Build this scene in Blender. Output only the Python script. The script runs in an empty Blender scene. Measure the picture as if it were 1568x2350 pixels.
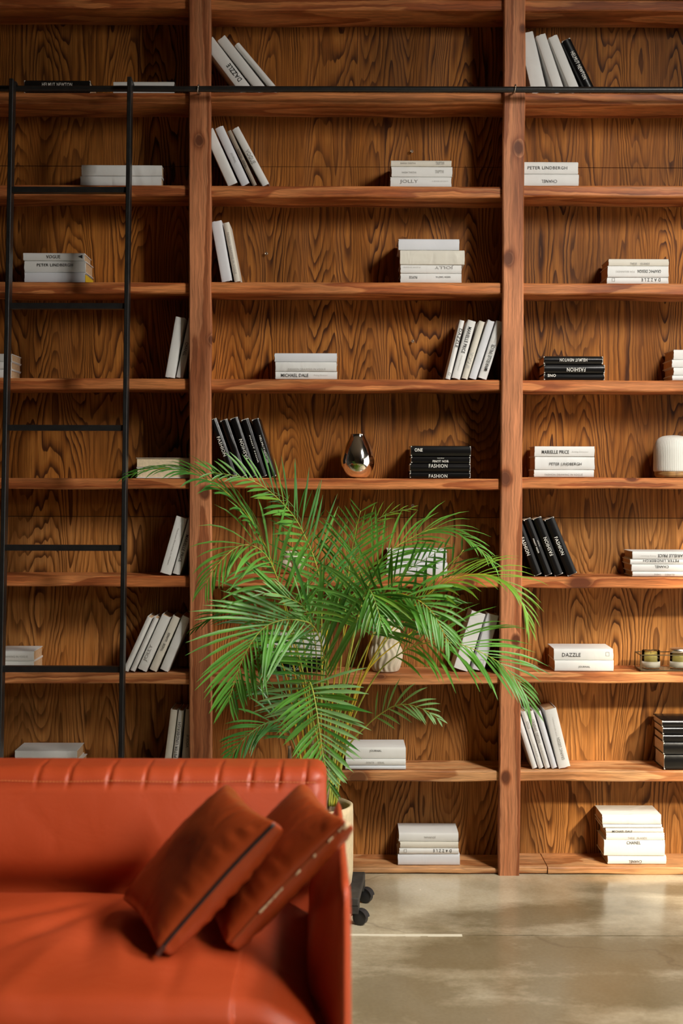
import bpy, bmesh, math, random
from mathutils import Vector, Matrix, noise

random.seed(7)
C = bpy.context.scene.collection
D = bpy.data
SC = bpy.context.scene
pi = math.pi

# ------------------------------------------------------------------ camera
F = 3264.0                       # focal length in pixels of the 1568 x 2350 frame (50 mm on 36 mm)
H = 1.453                        # eye height
PITCH = math.atan(70 / F)        # tilted slightly down
ROLL = math.radians(0.17)
cam_d = D.cameras.new('camera')
cam = D.objects.new('camera', cam_d)
C.objects.link(cam)
f_ = Vector((0, math.cos(PITCH), -math.sin(PITCH)))
r0 = Vector((1, 0, 0))
u0 = Vector((0, math.sin(PITCH), math.cos(PITCH)))
r_ = r0 * math.cos(ROLL) + u0 * math.sin(ROLL)
u_ = u0 * math.cos(ROLL) - r0 * math.sin(ROLL)
CAMP = Vector((0, 0, H))
m = Matrix((r_, u_, -f_)).transposed().to_4x4()
m.translation = CAMP
cam.matrix_world = m
cam_d.sensor_fit = 'VERTICAL'
cam_d.sensor_height = 36
cam_d.lens = 36 * F / 2350
cam_d.clip_start = 0.05
cam_d.dof.use_dof = True
cam_d.dof.focus_distance = 5.0
cam_d.dof.aperture_fstop = 2.6
SC.camera = cam

# ------------------------------------------------------------------ world, sun, daylight, exposure
w = D.worlds.new('world')
SC.world = w
w.use_nodes = True
w.node_tree.nodes['Background'].inputs[0].default_value = (1.0, 0.96, 0.88, 1)
w.node_tree.nodes['Background'].inputs[1].default_value = 1.5
SUN_DIR = Vector((-0.60, 1.0, -0.66))
sd = D.lights.new('sun', 'SUN')
sd.energy = 3.9
sd.angle = math.radians(3.0)
sd.color = (1.0, 0.86, 0.62)
so = D.objects.new('sun', sd)
C.objects.link(so)
so.location = (6, -3, 6)
so.rotation_euler = SUN_DIR.to_track_quat('-Z', 'Y').to_euler()


def area(name, loc, direction, sx, sy, watts, color):
    l = D.lights.new(name, 'AREA')
    l.shape = 'RECTANGLE'
    l.size, l.size_y = sx, sy
    l.energy = watts
    l.color = color
    o = D.objects.new(name, l)
    C.objects.link(o)
    o.location = loc
    o.rotation_euler = Vector(direction).to_track_quat('-Z', 'Y').to_euler()
    return o


# daylight through the curtained windows of the wall beside the camera (out of the frame)
a1 = area('daylight', (2.24, 2.5, 3.1), (-2.5, 2.77, -4.6), 0.5, 1.8, 118, (1.0, 0.955, 0.88))
a1.data.spread = math.radians(110)
a2 = area('daylight', (2.24, 0.5, 2.5), (-2.7, 2.4, -2.05), 0.9, 1.2, 25, (1.0, 0.95, 0.86))
a2.data.spread = math.radians(50)

vs = SC.view_settings
vs.view_transform = 'Standard'
vs.look = 'None'
vs.gamma = 1
vs.use_curve_mapping = False
vs.exposure = 0.0


def P(px, py, Y):
    """A point of the place: where the photograph's ray through (px, py) meets the upright plane at depth Y."""
    d = f_ + r_ * ((px - 784) / F) + u_ * ((1175 - py) / F)
    return CAMP + d * (Y / d.y)


def PZ(px, py, z):
    d = f_ + r_ * ((px - 784) / F) + u_ * ((1175 - py) / F)
    return CAMP + d * ((z - H) / d.z)


# ------------------------------------------------------------------ materials
def mat(name):
    mt = D.materials.new(name)
    mt.use_nodes = True
    nt = mt.node_tree
    b = nt.nodes['Principled BSDF']
    return mt, nt, b


def N(nt, kind, **kw):
    n = nt.nodes.new(kind)
    for k, v in kw.items():
        if k.startswith('i_'):
            key = k[2:]
            key = int(key) if key.isdigit() else key
            n.inputs[key].default_value = v
        else:
            setattr(n, k, v)
    return n


def ramp(nt, stops, interp='LINEAR'):
    n = nt.nodes.new('ShaderNodeValToRGB')
    cr = n.color_ramp
    cr.interpolation = interp
    while len(cr.elements) > len(stops):
        cr.elements.remove(cr.elements[-1])
    while len(cr.elements) < len(stops):
        cr.elements.new(1.0)
    for e, (p, c) in zip(cr.elements, stops):
        e.position = p
        e.color = (*c, 1) if len(c) == 3 else c
    return n


def math_n(nt, op, a=None, b=None, c=None):
    n = nt.nodes.new('ShaderNodeMath')
    n.operation = op
    for i, v in enumerate((a, b, c)):
        if v is None:
            continue
        if isinstance(v, (int, float)):
            n.inputs[i].default_value = v
        else:
            nt.links.new(v, n.inputs[i])
    return n.outputs[0]


def plain(name, col, rough=0.5, metal=0.0, spec=0.5, coat=0.0, noise_amt=0.0, nscale=30, bump=0.0, bscale=60):
    mt, nt, b = mat(name)
    b.inputs['Base Color'].default_value = (*col, 1)
    b.inputs['Roughness'].default_value = rough
    b.inputs['Metallic'].default_value = metal
    b.inputs['Specular IOR Level'].default_value = spec
    b.inputs['Coat Weight'].default_value = coat
    tc = N(nt, 'ShaderNodeTexCoord')
    if noise_amt:
        nz = N(nt, 'ShaderNodeTexNoise', i_Scale=nscale, i_Detail=3.0)
        nt.links.new(tc.outputs['Object'], nz.inputs['Vector'])
        lo = tuple(c * (1 - noise_amt) for c in col)
        hi = tuple(min(1, c * (1 + noise_amt)) for c in col)
        rp = ramp(nt, [(0.3, lo), (0.7, hi)])
        nt.links.new(nz.outputs['Fac'], rp.inputs[0])
        nt.links.new(rp.outputs[0], b.inputs['Base Color'])
    if bump:
        nb = N(nt, 'ShaderNodeTexNoise', i_Scale=bscale, i_Detail=3.0)
        nt.links.new(tc.outputs['Object'], nb.inputs['Vector'])
        bp = N(nt, 'ShaderNodeBump', i_Strength=bump, i_Distance=0.004)
        nt.links.new(nb.outputs['Fac'], bp.inputs['Height'])
        nt.links.new(bp.outputs[0], b.inputs['Normal'])
    return mt


def wood(name, cols, sx, sy, sz, rings, knots=(), rough=0.5, warp=0.25, fine=(60, 60, 4), blot=(3, 3, 1.2), blot_lo=0.55, bump=0.15, line=(0.55, 0.82, 0.93), spec=0.3, detail=1.6, flat=0.0, stripes=0.0, fine_lo=0.72):
    """Grain drawn as contour lines of a stretched noise field (flames, islands and long lines); knots push rings into it."""
    mt, nt, b = mat(name)
    L = nt.links.new
    tc = N(nt, 'ShaderNodeTexCoord')
    co = tc.outputs['Object']
    wp = N(nt, 'ShaderNodeTexNoise', i_Scale=14.0, i_Detail=2.0)
    L(co, wp.inputs['Vector'])
    wsub = N(nt, 'ShaderNodeVectorMath', operation='SUBTRACT')
    L(wp.outputs['Color'], wsub.inputs[0])
    wsub.inputs[1].default_value = (0.5, 0.5, 0.5)
    wsc = N(nt, 'ShaderNodeVectorMath', operation='SCALE')
    L(wsub.outputs[0], wsc.inputs[0])
    wsc.inputs['Scale'].default_value = warp * 0.06
    wadd = N(nt, 'ShaderNodeVectorMath', operation='ADD')
    L(co, wadd.inputs[0])
    L(wsc.outputs[0], wadd.inputs[1])
    mp = N(nt, 'ShaderNodeMapping')
    mp.inputs['Scale'].default_value = (sx, sy, sz)
    L(wadd.outputs[0], mp.inputs['Vector'])
    n1 = N(nt, 'ShaderNodeTexNoise', i_Scale=1.0, i_Detail=detail, i_Roughness=0.42)
    L(mp.outputs[0], n1.inputs['Vector'])
    phase = math_n(nt, 'MULTIPLY', n1.outputs['Fac'], rings)
    if stripes:
        mps = N(nt, 'ShaderNodeMapping')
        mps.inputs['Scale'].default_value = (sx * 3.3, sy, sz * 0.55)
        mps.inputs['Location'].default_value = (11, 3, 4)
        L(wadd.outputs[0], mps.inputs['Vector'])
        ns_ = N(nt, 'ShaderNodeTexNoise', i_Scale=1.0, i_Detail=1.0)
        L(mps.outputs[0], ns_.inputs['Vector'])
        phase = math_n(nt, 'MULTIPLY_ADD', ns_.outputs['Fac'], stripes, phase)
    dark = None
    for (kx, ky, kz, kr, ax, az) in knots:
        sb = N(nt, 'ShaderNodeVectorMath', operation='SUBTRACT')
        L(wadd.outputs[0], sb.inputs[0])
        sb.inputs[1].default_value = (kx, ky, kz)
        ml = N(nt, 'ShaderNodeVectorMath', operation='MULTIPLY')
        L(sb.outputs[0], ml.inputs[0])
        ml.inputs[1].default_value = (ax / kr, 0, az / kr)
        ln = N(nt, 'ShaderNodeVectorMath', operation='LENGTH')
        L(ml.outputs[0], ln.inputs[0])
        q = math_n(nt, 'MULTIPLY', ln.outputs['Value'], ln.outputs['Value'])
        e = math_n(nt, 'POWER', 2.718, math_n(nt, 'MULTIPLY', q, -0.7))
        phase = math_n(nt, 'MULTIPLY_ADD', e, 1.1, phase)
        mr = N(nt, 'ShaderNodeMapRange', i_1=0.75, i_2=1.4, i_3=0.95, i_4=0.0)
        L(ln.outputs['Value'], mr.inputs[0])
        dark = mr.outputs[0] if dark is None else math_n(nt, 'MAXIMUM', dark, mr.outputs[0])
    fr = math_n(nt, 'FRACT', phase)
    rp = ramp(nt, [(0.0, cols[0]), (line[0] * .6, cols[0]), (line[0], cols[1]), (line[1], cols[2]), (line[2], cols[2]), (1.0, cols[0])])
    L(fr, rp.inputs[0])
    if flat:
        mpf = N(nt, 'ShaderNodeMapping')
        mpf.inputs['Scale'].default_value = (16, 4, 1.6)
        mpf.inputs['Location'].default_value = (5, 2, 9)
        L(wadd.outputs[0], mpf.inputs['Vector'])
        nf = N(nt, 'ShaderNodeTexNoise', i_Scale=1.0, i_Detail=2.0)
        L(mpf.outputs[0], nf.inputs['Vector'])
        mf = N(nt, 'ShaderNodeMapRange', i_1=0.35, i_2=0.62, i_3=flat, i_4=0.0)
        L(nf.outputs['Fac'], mf.inputs[0])
        mxf = N(nt, 'ShaderNodeMix', data_type='RGBA', blend_type='MIX')
        L(mf.outputs[0], mxf.inputs[0])
        L(rp.outputs[0], mxf.inputs[6])
        mxf.inputs[7].default_value = (*cols[1], 1)
        grain = mxf.outputs[2]
    else:
        grain = rp.outputs[0]
    # fine fibres
    mp2 = N(nt, 'ShaderNodeMapping')
    mp2.inputs['Scale'].default_value = fine
    L(wadd.outputs[0], mp2.inputs['Vector'])
    n2 = N(nt, 'ShaderNodeTexNoise', i_Scale=1.0, i_Detail=3.0)
    L(mp2.outputs[0], n2.inputs['Vector'])
    f2 = ramp(nt, [(0.3, (fine_lo,) * 3), (0.7, (1.2,) * 3)])
    L(n2.outputs['Fac'], f2.inputs[0])
    mx = N(nt, 'ShaderNodeMix', data_type='RGBA', blend_type='MULTIPLY')
    mx.inputs[0].default_value = 1.0
    L(grain, mx.inputs[6])
    L(f2.outputs[0], mx.inputs[7])
    # broad stain unevenness
    mp3 = N(nt, 'ShaderNodeMapping')
    mp3.inputs['Scale'].default_value = blot
    L(co, mp3.inputs['Vector'])
    n3 = N(nt, 'ShaderNodeTexNoise', i_Scale=1.0, i_Detail=4.0)
    L(mp3.outputs[0], n3.inputs['Vector'])
    f3 = ramp(nt, [(0.3, (blot_lo,) * 3), (0.68, (1.12, 1.1, 1.06))])
    L(n3.outputs['Fac'], f3.inputs[0])
    mx2 = N(nt, 'ShaderNodeMix', data_type='RGBA', blend_type='MULTIPLY')
    mx2.inputs[0].default_value = 1.0
    L(mx.outputs[2], mx2.inputs[6])
    L(f3.outputs[0], mx2.inputs[7])
    out = mx2.outputs[2]
    if dark is not None:
        mk = N(nt, 'ShaderNodeMix', data_type='RGBA', blend_type='MIX')
        L(dark, mk.inputs[0])
        L(out, mk.inputs[6])
        mk.inputs[7].default_value = (cols[2][0] * 0.36, cols[2][1] * 0.33, cols[2][2] * 0.35, 1)
        out = mk.outputs[2]
    L(out, b.inputs['Base Color'])
    b.inputs['Roughness'].default_value = rough
    b.inputs['Specular IOR Level'].default_value = spec
    bp = N(nt, 'ShaderNodeBump', i_Strength=bump, i_Distance=0.003)
    inv = math_n(nt, 'SUBTRACT', 1.0, fr)
    L(inv, bp.inputs['Height'])
    L(bp.outputs[0], b.inputs['Normal'])
    return mt


# ------------------------------------------------------------------ mesh helpers
def link(name, me, m_=None, parent=None, smooth=False):
    o = D.objects.new(name, me)
    C.objects.link(o)
    if m_ is not None:
        me.materials.append(m_)
    if parent is not None:
        o.parent = parent
    if smooth:
        me.polygons.foreach_set('use_smooth', [True] * len(me.polygons))
    return o


def mesh(name, verts, faces):
    me = D.meshes.new(name)
    me.from_pydata([tuple(v) for v in verts], [], faces)
    me.update()
    return me


def obj(name, verts, faces, m_=None, parent=None, smooth=False):
    return link(name, mesh(name, verts, faces), m_, parent, smooth)


def tag(o, label=None, cat=None, group=None, kind=None):
    if label:
        o['label'] = label
    if cat:
        o['category'] = cat
    if group:
        o['group'] = group
    if kind:
        o['kind'] = kind
    return o


def empty(name, loc=(0, 0, 0)):
    o = D.objects.new(name, None)
    C.objects.link(o)
    o.location = loc
    return o


def box_vf(x0, x1, y0, y1, z0, z1):
    v = [(x, y, z) for x in (x0, x1) for y in (y0, y1) for z in (z0, z1)]
    f = [(0, 1, 3, 2), (4, 6, 7, 5), (0, 4, 5, 1), (2, 3, 7, 6), (0, 2, 6, 4), (1, 5, 7, 3)]
    return v, f


class MB:
    def __init__(s):
        s.v, s.f = [], []

    def add(s, v, f):
        o = len(s.v)
        s.v += [tuple(p) for p in v]
        s.f += [tuple(i + o for i in q) for q in f]

    def box(s, *a):
        s.add(*box_vf(*a))

    def tube(s, pts, rad, n=8, caps=True):
        pts = [Vector(p) for p in pts]
        rads = rad if isinstance(rad, (list, tuple)) else [rad] * len(pts)
        rings = []
        t0 = (pts[1] - pts[0]).normalized()
        a = t0.orthogonal().normalized()
        for i, p in enumerate(pts):
            t = (pts[min(i + 1, len(pts) - 1)] - pts[max(i - 1, 0)]).normalized()
            a = (a - t * a.dot(t)).normalized()
            b = t.cross(a)
            rings.append([p + (a * math.cos(2 * pi * k / n) + b * math.sin(2 * pi * k / n)) * rads[i] for k in range(n)])
        v = [q for r in rings for q in r]
        f = []
        for i in range(len(pts) - 1):
            for k in range(n):
                f.append((i * n + k, i * n + (k + 1) % n, (i + 1) * n + (k + 1) % n, (i + 1) * n + k))
        if caps:
            f.append(tuple(reversed(range(n))))
            f.append(tuple((len(pts) - 1) * n + k for k in range(n)))
        s.add(v, f)

    def lathe(s, prof, c=(0, 0, 0), n=32, fn=None, cap_bottom=True, cap_top=False):
        c = Vector(c)
        v, f = [], []
        for (r, z) in prof:
            for k in range(n):
                a = 2 * pi * k / n
                rr = fn(r, z, a) if fn else r
                v.append((c.x + rr * math.cos(a), c.y + rr * math.sin(a), c.z + z))
        for i in range(len(prof) - 1):
            for k in range(n):
                f.append((i * n + k, i * n + (k + 1) % n, (i + 1) * n + (k + 1) % n, (i + 1) * n + k))
        if cap_bottom:
            f.append(tuple(reversed(range(n))))
        if cap_top:
            f.append(tuple((len(prof) - 1) * n + k for k in range(n)))
        s.add(v, f)

    def build(s, name, m_, parent=None, smooth=False):
        return obj(name, s.v, s.f, m_, parent, smooth)


def rbox(lo, hi, r, nx, ny, nz, fn=None):
    """A box with rounded edges as a grid surface; fn(u, v, w, p) shapes it further (u, v, w in -1..1)."""
    lo, hi = Vector(lo), Vector(hi)
    c, h = (lo + hi) / 2, (hi - lo) / 2
    idx, verts, faces = {}, [], []

    def g(i, n):
        return math.sin((2 * i / n - 1) * pi / 2 * 0.98) / math.sin(pi / 2 * 0.98) * 0.45 + (2 * i / n - 1) * 0.55

    def vid(i, j, k):
        key = (i, j, k)
        if key not in idx:
            u, v, w_ = g(i, nx), g(j, ny), g(k, nz)
            q = Vector((u * h.x, v * h.y, w_ * h.z))
            inner = Vector((max(-h.x + r, min(h.x - r, q.x)), max(-h.y + r, min(h.y - r, q.y)), max(-h.z + r, min(h.z - r, q.z))))
            d = q - inner
            if d.length > 1e-9:
                d = d.normalized() * r
            p = c + inner + d
            if fn:
                p = fn(u, v, w_, p)
            idx[key] = len(verts)
            verts.append(p)
        return idx[key]

    for i in range(nx):
        for j in range(ny):
            faces.append((vid(i, j, 0), vid(i, j + 1, 0), vid(i + 1, j + 1, 0), vid(i + 1, j, 0)))
            faces.append((vid(i, j, nz), vid(i + 1, j, nz), vid(i + 1, j + 1, nz), vid(i, j + 1, nz)))
    for i in range(nx):
        for k in range(nz):
            faces.append((vid(i, 0, k), vid(i + 1, 0, k), vid(i + 1, 0, k + 1), vid(i, 0, k + 1)))
            faces.append((vid(i, ny, k), vid(i, ny, k + 1), vid(i + 1, ny, k + 1), vid(i + 1, ny, k)))
    for j in range(ny):
        for k in range(nz):
            faces.append((vid(0, j, k), vid(0, j, k + 1), vid(0, j + 1, k + 1), vid(0, j + 1, k)))
            faces.append((vid(nx, j, k), vid(nx, j + 1, k), vid(nx, j + 1, k + 1), vid(nx, j, k + 1)))
    return verts, faces


def smoothstep(a, b, x):
    t = max(0.0, min(1.0, (x - a) / (b - a)))
    return t * t * (3 - 2 * t)


# ------------------------------------------------------------------ the room
plaster = plain('warm_plaster', (0.085, 0.075, 0.06), 0.9, noise_amt=0.06, nscale=3)
ceil_m = plain('ceiling_paint', (0.40, 0.36, 0.29), 0.9)
X0, X1, Y0, Y1, ZC = -3.6, 2.3, -4.0, 5.62, 4.5


def floor_material():
    mt, nt, b = mat('polished_concrete')
    L = nt.links.new
    tc = N(nt, 'ShaderNodeTexCoord')
    co = tc.outputs['Object']
    n1 = N(nt, 'ShaderNodeTexNoise', i_Scale=2.6, i_Detail=8.0, i_Roughness=0.6)
    mp = N(nt, 'ShaderNodeMapping')
    mp.inputs['Scale'].default_value = (1.0, 0.7, 1)
    mp.inputs['Location'].default_value = (3.1, 1.7, 0)
    L(co, mp.inputs['Vector'])
    L(mp.outputs[0], n1.inputs['Vector'])
    base = ramp(nt, [(0.28, (0.28, 0.22, 0.125)), (0.42, (0.43, 0.355, 0.23)), (0.55, (0.56, 0.48, 0.335)), (0.72, (0.64, 0.57, 0.43))])
    L(n1.outputs['Fac'], base.inputs[0])
    out = base.outputs[0]
    # dark wet-looking stains
    nz = N(nt, 'ShaderNodeTexNoise', i_Scale=4.5, i_Detail=9.0, i_Roughness=0.72)
    mpz = N(nt, 'ShaderNodeMapping')
    mpz.inputs['Scale'].default_value = (1.0, 1.6, 1)
    L(co, mpz.inputs['Vector'])
    L(mpz.outputs[0], nz.inputs['Vector'])
    stains = [(1230, 2100, 0.34, 0.10, 18), (1130, 2190, 0.30, 0.14, 12), (1340, 2190, 0.46, 0.2, 0), (1110, 2335, 0.30, 0.14, 0), (900, 2290, 0.20, 0.2, 0), (1540, 2040, 0.26, 0.06, 0), (1420, 2270, 0.36, 0.14, 0)]
    acc = None
    for (px, py, rx, ry, deg) in stains:
        p = PZ(px, py, 0)
        sb = N(nt, 'ShaderNodeVectorMath', operation='SUBTRACT')
        L(co, sb.inputs[0])
        sb.inputs[1].default_value = p
        rt = N(nt, 'ShaderNodeVectorRotate', rotation_type='Z_AXIS')
        rt.inputs['Angle'].default_value = -math.radians(deg)
        L(sb.outputs[0], rt.inputs['Vector'])
        ml = N(nt, 'ShaderNodeVectorMath', operation='MULTIPLY')
        L(rt.outputs[0], ml.inputs[0])
        ml.inputs[1].default_value = (1 / rx, 1 / ry, 0)
        ln = N(nt, 'ShaderNodeVectorMath', operation='LENGTH')
        L(ml.outputs[0], ln.inputs[0])
        dd = math_n(nt, 'MULTIPLY_ADD', nz.outputs['Fac'], 2.6, math_n(nt, 'SUBTRACT', ln.outputs['Value'], 1.72))
        mr = N(nt, 'ShaderNodeMapRange', i_1=0.35, i_2=1.35, i_3=1.0, i_4=0.0)
        L(dd, mr.inputs[0])
        acc = mr.outputs[0] if acc is None else math_n(nt, 'MAXIMUM', acc, mr.outputs[0])
    mk = N(nt, 'ShaderNodeMix', data_type='RGBA', blend_type='MIX')
    L(math_n(nt, 'MULTIPLY', acc, 0.8), mk.inputs[0])
    L(out, mk.inputs[6])
    mk.inputs[7].default_value = (0.17, 0.128, 0.064, 1)
    out = mk.outputs[2]
    # hairline cracks
    vo = N(nt, 'ShaderNodeTexVoronoi', feature='DISTANCE_TO_EDGE', i_Scale=0.6)
    wz = N(nt, 'ShaderNodeTexNoise', i_Scale=3.0, i_Detail=5.0)
    L(co, wz.inputs['Vector'])
    wa = N(nt, 'ShaderNodeVectorMath', operation='ADD')
    ws = N(nt, 'ShaderNodeVectorMath', operation='SCALE')
    ws.inputs['Scale'].default_value = 0.5
    L(wz.outputs['Color'], ws.inputs[0])
    L(co, wa.inputs[0])
    L(ws.outputs[0], wa.inputs[1])
    L(wa.outputs[0], vo.inputs['Vector'])
    cr = N(nt, 'ShaderNodeMapRange', i_1=0.0, i_2=0.008, i_3=0.28, i_4=0.0)
    L(vo.outputs['Distance'], cr.inputs[0])
    mc = N(nt, 'ShaderNodeMix', data_type='RGBA', blend_type='MIX')
    L(cr.outputs[0], mc.inputs[0])
    L(out, mc.inputs[6])
    mc.inputs[7].default_value = (0.09, 0.07, 0.045, 1)
    # fine grain
    n4 = N(nt, 'ShaderNodeTexNoise', i_Scale=90.0, i_Detail=3.0)
    L(co, n4.inputs['Vector'])
    f4 = ramp(nt, [(0.3, (0.93,) * 3), (0.7, (1.05,) * 3)])
    L(n4.outputs['Fac'], f4.inputs[0])
    mx = N(nt, 'ShaderNodeMix', data_type='RGBA', blend_type='MULTIPLY')
    mx.inputs[0].default_value = 1
    L(mc.outputs[2], mx.inputs[6])
    L(f4.outputs[0], mx.inputs[7])
    L(mx.outputs[2], b.inputs['Base Color'])
    rr = N(nt, 'ShaderNodeMapRange', i_1=0.3, i_2=0.7, i_3=0.17, i_4=0.28)
    L(n1.outputs['Fac'], rr.inputs[0])
    L(rr.outputs[0], b.inputs['Roughness'])
    b.inputs['Specular IOR Level'].default_value = 0.5
    return mt


JY = PZ(900, 2146, 0).y            # the sawn joint across the slab
flm = floor_material()
fl = MB()
fl.box(X0, X1, Y0, JY - 0.004, -0.10, 0.0)
fl.box(X0, X1, JY + 0.004, Y1, -0.10, 0.0)
fl.box(X0, X1, JY - 0.004, JY + 0.004, -0.10, -0.004)
tag(fl.build('floor', flm), kind='structure')
jf = MB()                          # pale filler left in part of the joint
rr_ = random.Random(3)
xx = X0
while xx < PZ(1055, 2146, 0).x:
    x2 = xx + rr_.uniform(0.02, 0.07)
    jf.box(xx, x2, JY - rr_.uniform(0.008, 0.016), JY + rr_.uniform(0.006, 0.014), -0.02, 0.0008)
    xx = x2
jfo = jf.build('joint_filler', plain('pale_filler', (0.72, 0.66, 0.52), 0.7), D.objects['floor'])

for nm, a in (('wall_back', (X0 - .1, X1 + .1, Y1, Y1 + .1, 0, ZC)), ('wall_left', (X0 - .1, X0, Y0, Y1, 0, ZC)), ('wall_front', (X0 - .1, X1 + .1, Y0 - .1, Y0, 0, ZC))):
    tag(obj(nm, *box_vf(*a), ceil_m if nm == 'wall_front' else plaster), kind='structure')
tag(obj('ceiling', *box_vf(X0 - .1, X1 + .1, Y0 - .1, Y1 + .1, ZC, ZC + .1), ceil_m), kind='structure')
# right wall with the low window whose sunlight falls into the shelves
WA, WB, WZ0, WZ1 = 2.70, 5.20, 0.25, 2.42
wr = MB()
wr.box(X1, X1 + .12, Y0, WA, 0, ZC)
wr.box(X1, X1 + .12, WB, Y1, 0, ZC)
wr.box(X1, X1 + .12, WA, WB, 0, WZ0)
wr.box(X1, X1 + .12, WA, WB, WZ1, ZC)
tag(wr.build('wall_right', plaster), kind='structure')
dkm = plain('dark_window_metal', (0.02, 0.02, 0.02), 0.5)
cur = plain('sheer_curtain', (0.8, 0.77, 0.7), 0.9)


def frame(name, y0, y1, z0, z1, x):
    mb = MB()
    t = 0.05
    mb.box(x, x + .05, y0, y0 + t, z0, z1)
    mb.box(x, x + .05, y1 - t, y1, z0, z1)
    mb.box(x, x + .05, y0 + t, y1 - t, z0, z0 + t)
    mb.box(x, x + .05, y0 + t, y1 - t, z1 - t, z1)
    return tag(mb.build(name, dkm), kind='structure')


frame('window_1', WA, WB, WZ0, WZ1, X1 + 0.03)
for i, (yc, hw, za, zb) in enumerate(((2.30, .38, 2.1, 4.1), (0.5, .65, 1.7, 3.3))):
    wn = frame('window_%d' % (i + 2), yc - hw, yc + hw, za, zb, X1 - 0.05)
    obj('sheer_curtain', *box_vf(X1 - .04, X1 - .02, yc - hw + .05, yc + hw - .05, za + .05, zb - .05), cur, wn)

# ------------------------------------------------------------------ bookcase
YF, YP, YB = 5.22, 5.238, 5.432        # post faces, board fronts, back panel
def panel_wood(name, cols):
    return wood(name, cols, 9.0, 3, 1.45, 19.0, warp=0.13, flat=0.75, detail=0.0, stripes=2.4, fine=(210, 60, 6), fine_lo=0.58, blot=(2.2, 2, 2.0), blot_lo=0.5, rough=0.6, bump=0.2, line=(0.60, 0.86, 0.96), spec=0.2)


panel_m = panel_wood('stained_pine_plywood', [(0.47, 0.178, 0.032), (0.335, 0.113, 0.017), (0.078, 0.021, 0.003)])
panel_low = panel_wood('sunlit_tone_pine_plywood', [(0.55, 0.240, 0.066), (0.41, 0.162, 0.036), (0.110, 0.035, 0.006)])  # lowest sheets: part of their sunlit tan is put into the colour
post_cols = [(0.58, 0.232, 0.104), (0.50, 0.184, 0.078), (0.33, 0.106, 0.040)]


def kn(px, py, rpx, ax=1.0, az=0.7):
    p = P(px, py, YF)
    return (p.x, p.y, p.z, rpx * 1.15e-3, ax, az)


post_ms = [
    wood('pine_post_grain', post_cols, 9, 4, 0.5, 7, knots=[kn(456, 322, 13), kn(486, 780, 10), kn(470, 1130, 14)], blot=(8, 4, 1.5), blot_lo=0.72, fine=(210, 60, 6), fine_lo=0.55, bump=0.12, line=(0.5, 0.8, 0.95)),
    wood('knotty_pine_post_grain', post_cols, 8, 4, 0.55, 6, knots=[kn(1200, 66, 8), kn(1190, 338, 15), kn(1168, 594, 15), kn(1160, 1098, 16), kn(1184, 1470, 13), kn(1161, 1785, 13)], blot=(8, 4, 1.5), blot_lo=0.72, fine=(190, 60, 7), fine_lo=0.6, bump=0.12, line=(0.5, 0.8, 0.95)),
]
def board_wood(name, cols):
    return wood(name, cols, 0.9, 5, 12, 6,
                knots=[(P(822, 1782, YP).x, YP, P(822, 1787, YP).z, 0.030, 0.8, 1.2), (P(1332, 1337, YP).x, YP, P(1332, 1338, YP).z, 0.026, 0.6, 1.3), (P(1075, 1340, YP).x, YP, P(1075, 1337, YP).z, 0.018, 0.7, 1.2), (P(1450, 1098, YP).x, YP, P(1450, 1099, YP).z, 0.012, 0.6, 1.2), (P(872, 1555, YP).x, YP, P(872, 1553, YP).z, 0.010, 0.6, 1.2)],
                blot=(2.5, 4, 8), blot_lo=0.7, fine=(8, 60, 200), fine_lo=0.62, bump=0.12, line=(0.5, 0.8, 0.95))


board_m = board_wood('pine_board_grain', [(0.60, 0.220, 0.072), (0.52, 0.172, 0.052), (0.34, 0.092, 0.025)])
board_mid = board_wood('mid_glare_pine_board_grain', [(0.62, 0.270, 0.105), (0.54, 0.210, 0.075), (0.36, 0.115, 0.036)])  # seventh row: a little veil glare mixed into the wood colour
board_pale = board_wood('pale_glare_pine_board_grain', [(0.66, 0.340, 0.150), (0.59, 0.270, 0.108), (0.42, 0.160, 0.055)])  # paler lower boards, with veil glare partly put into the colour

case = empty('bookcase', (0, YF, 0))
tag(case, 'full-wall reddish pine bookcase with thick posts and nine rows of shelves', 'bookcase')


def keep(o, root):
    o.parent = root
    o.matrix_parent_inverse = Matrix.Translation(-root.location)
    return o


def board(name, a, b, y0, y1, t, m_, jit=0.0022, seg=14, ch=0.004, vertical=False, width=None, seed=0):
    """A sawn board swept from a to b (points on its front top edge), its edges eased and a little uneven."""
    verts, faces = [], []
    rg = random.Random(seed)
    off = rg.uniform(0, 50)
    for i in range(seg + 1):
        q = i / seg
        p = a.lerp(b, q)
        j = lambda k: noise.noise(Vector((off + q * 5.0 * (b - a).length, k * 7.3, 0))) * jit * 2
        if vertical:
            x0, x1 = p.x - width / 2 + j(1), p.x + width / 2 + j(2)
            yy = y0 + j(3) * 0.5
            prof = [(x0 + ch, yy), (x1 - ch, yy), (x1, yy + ch), (x1, y1), (x0, y1), (x0, yy + ch)]
            verts += [(px_, py_, p.z) for px_, py_ in prof]
        else:
            z1, z0 = p.z, p.z - t + j(2)
            yy = y0 + j(3)
            prof = [(yy, z0 + ch), (yy, z1 - ch - abs(j(1))), (yy + ch, z1 - abs(j(1)) * .5), (y1, z1), (y1, z0), (yy + ch, z0)]
            verts += [(p.x, py_, pz_) for py_, pz_ in prof]
    for i in range(seg):
        for k in range(6):
            faces.append((i * 6 + k, i * 6 + (k + 1) % 6, (i + 1) * 6 + (k + 1) % 6, (i + 1) * 6 + k))
    faces.append((5, 4, 3, 2, 1, 0))
    faces.append(tuple(seg * 6 + k for k in range(6)))
    return keep(obj(name, verts, faces, m_), case)


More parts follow.
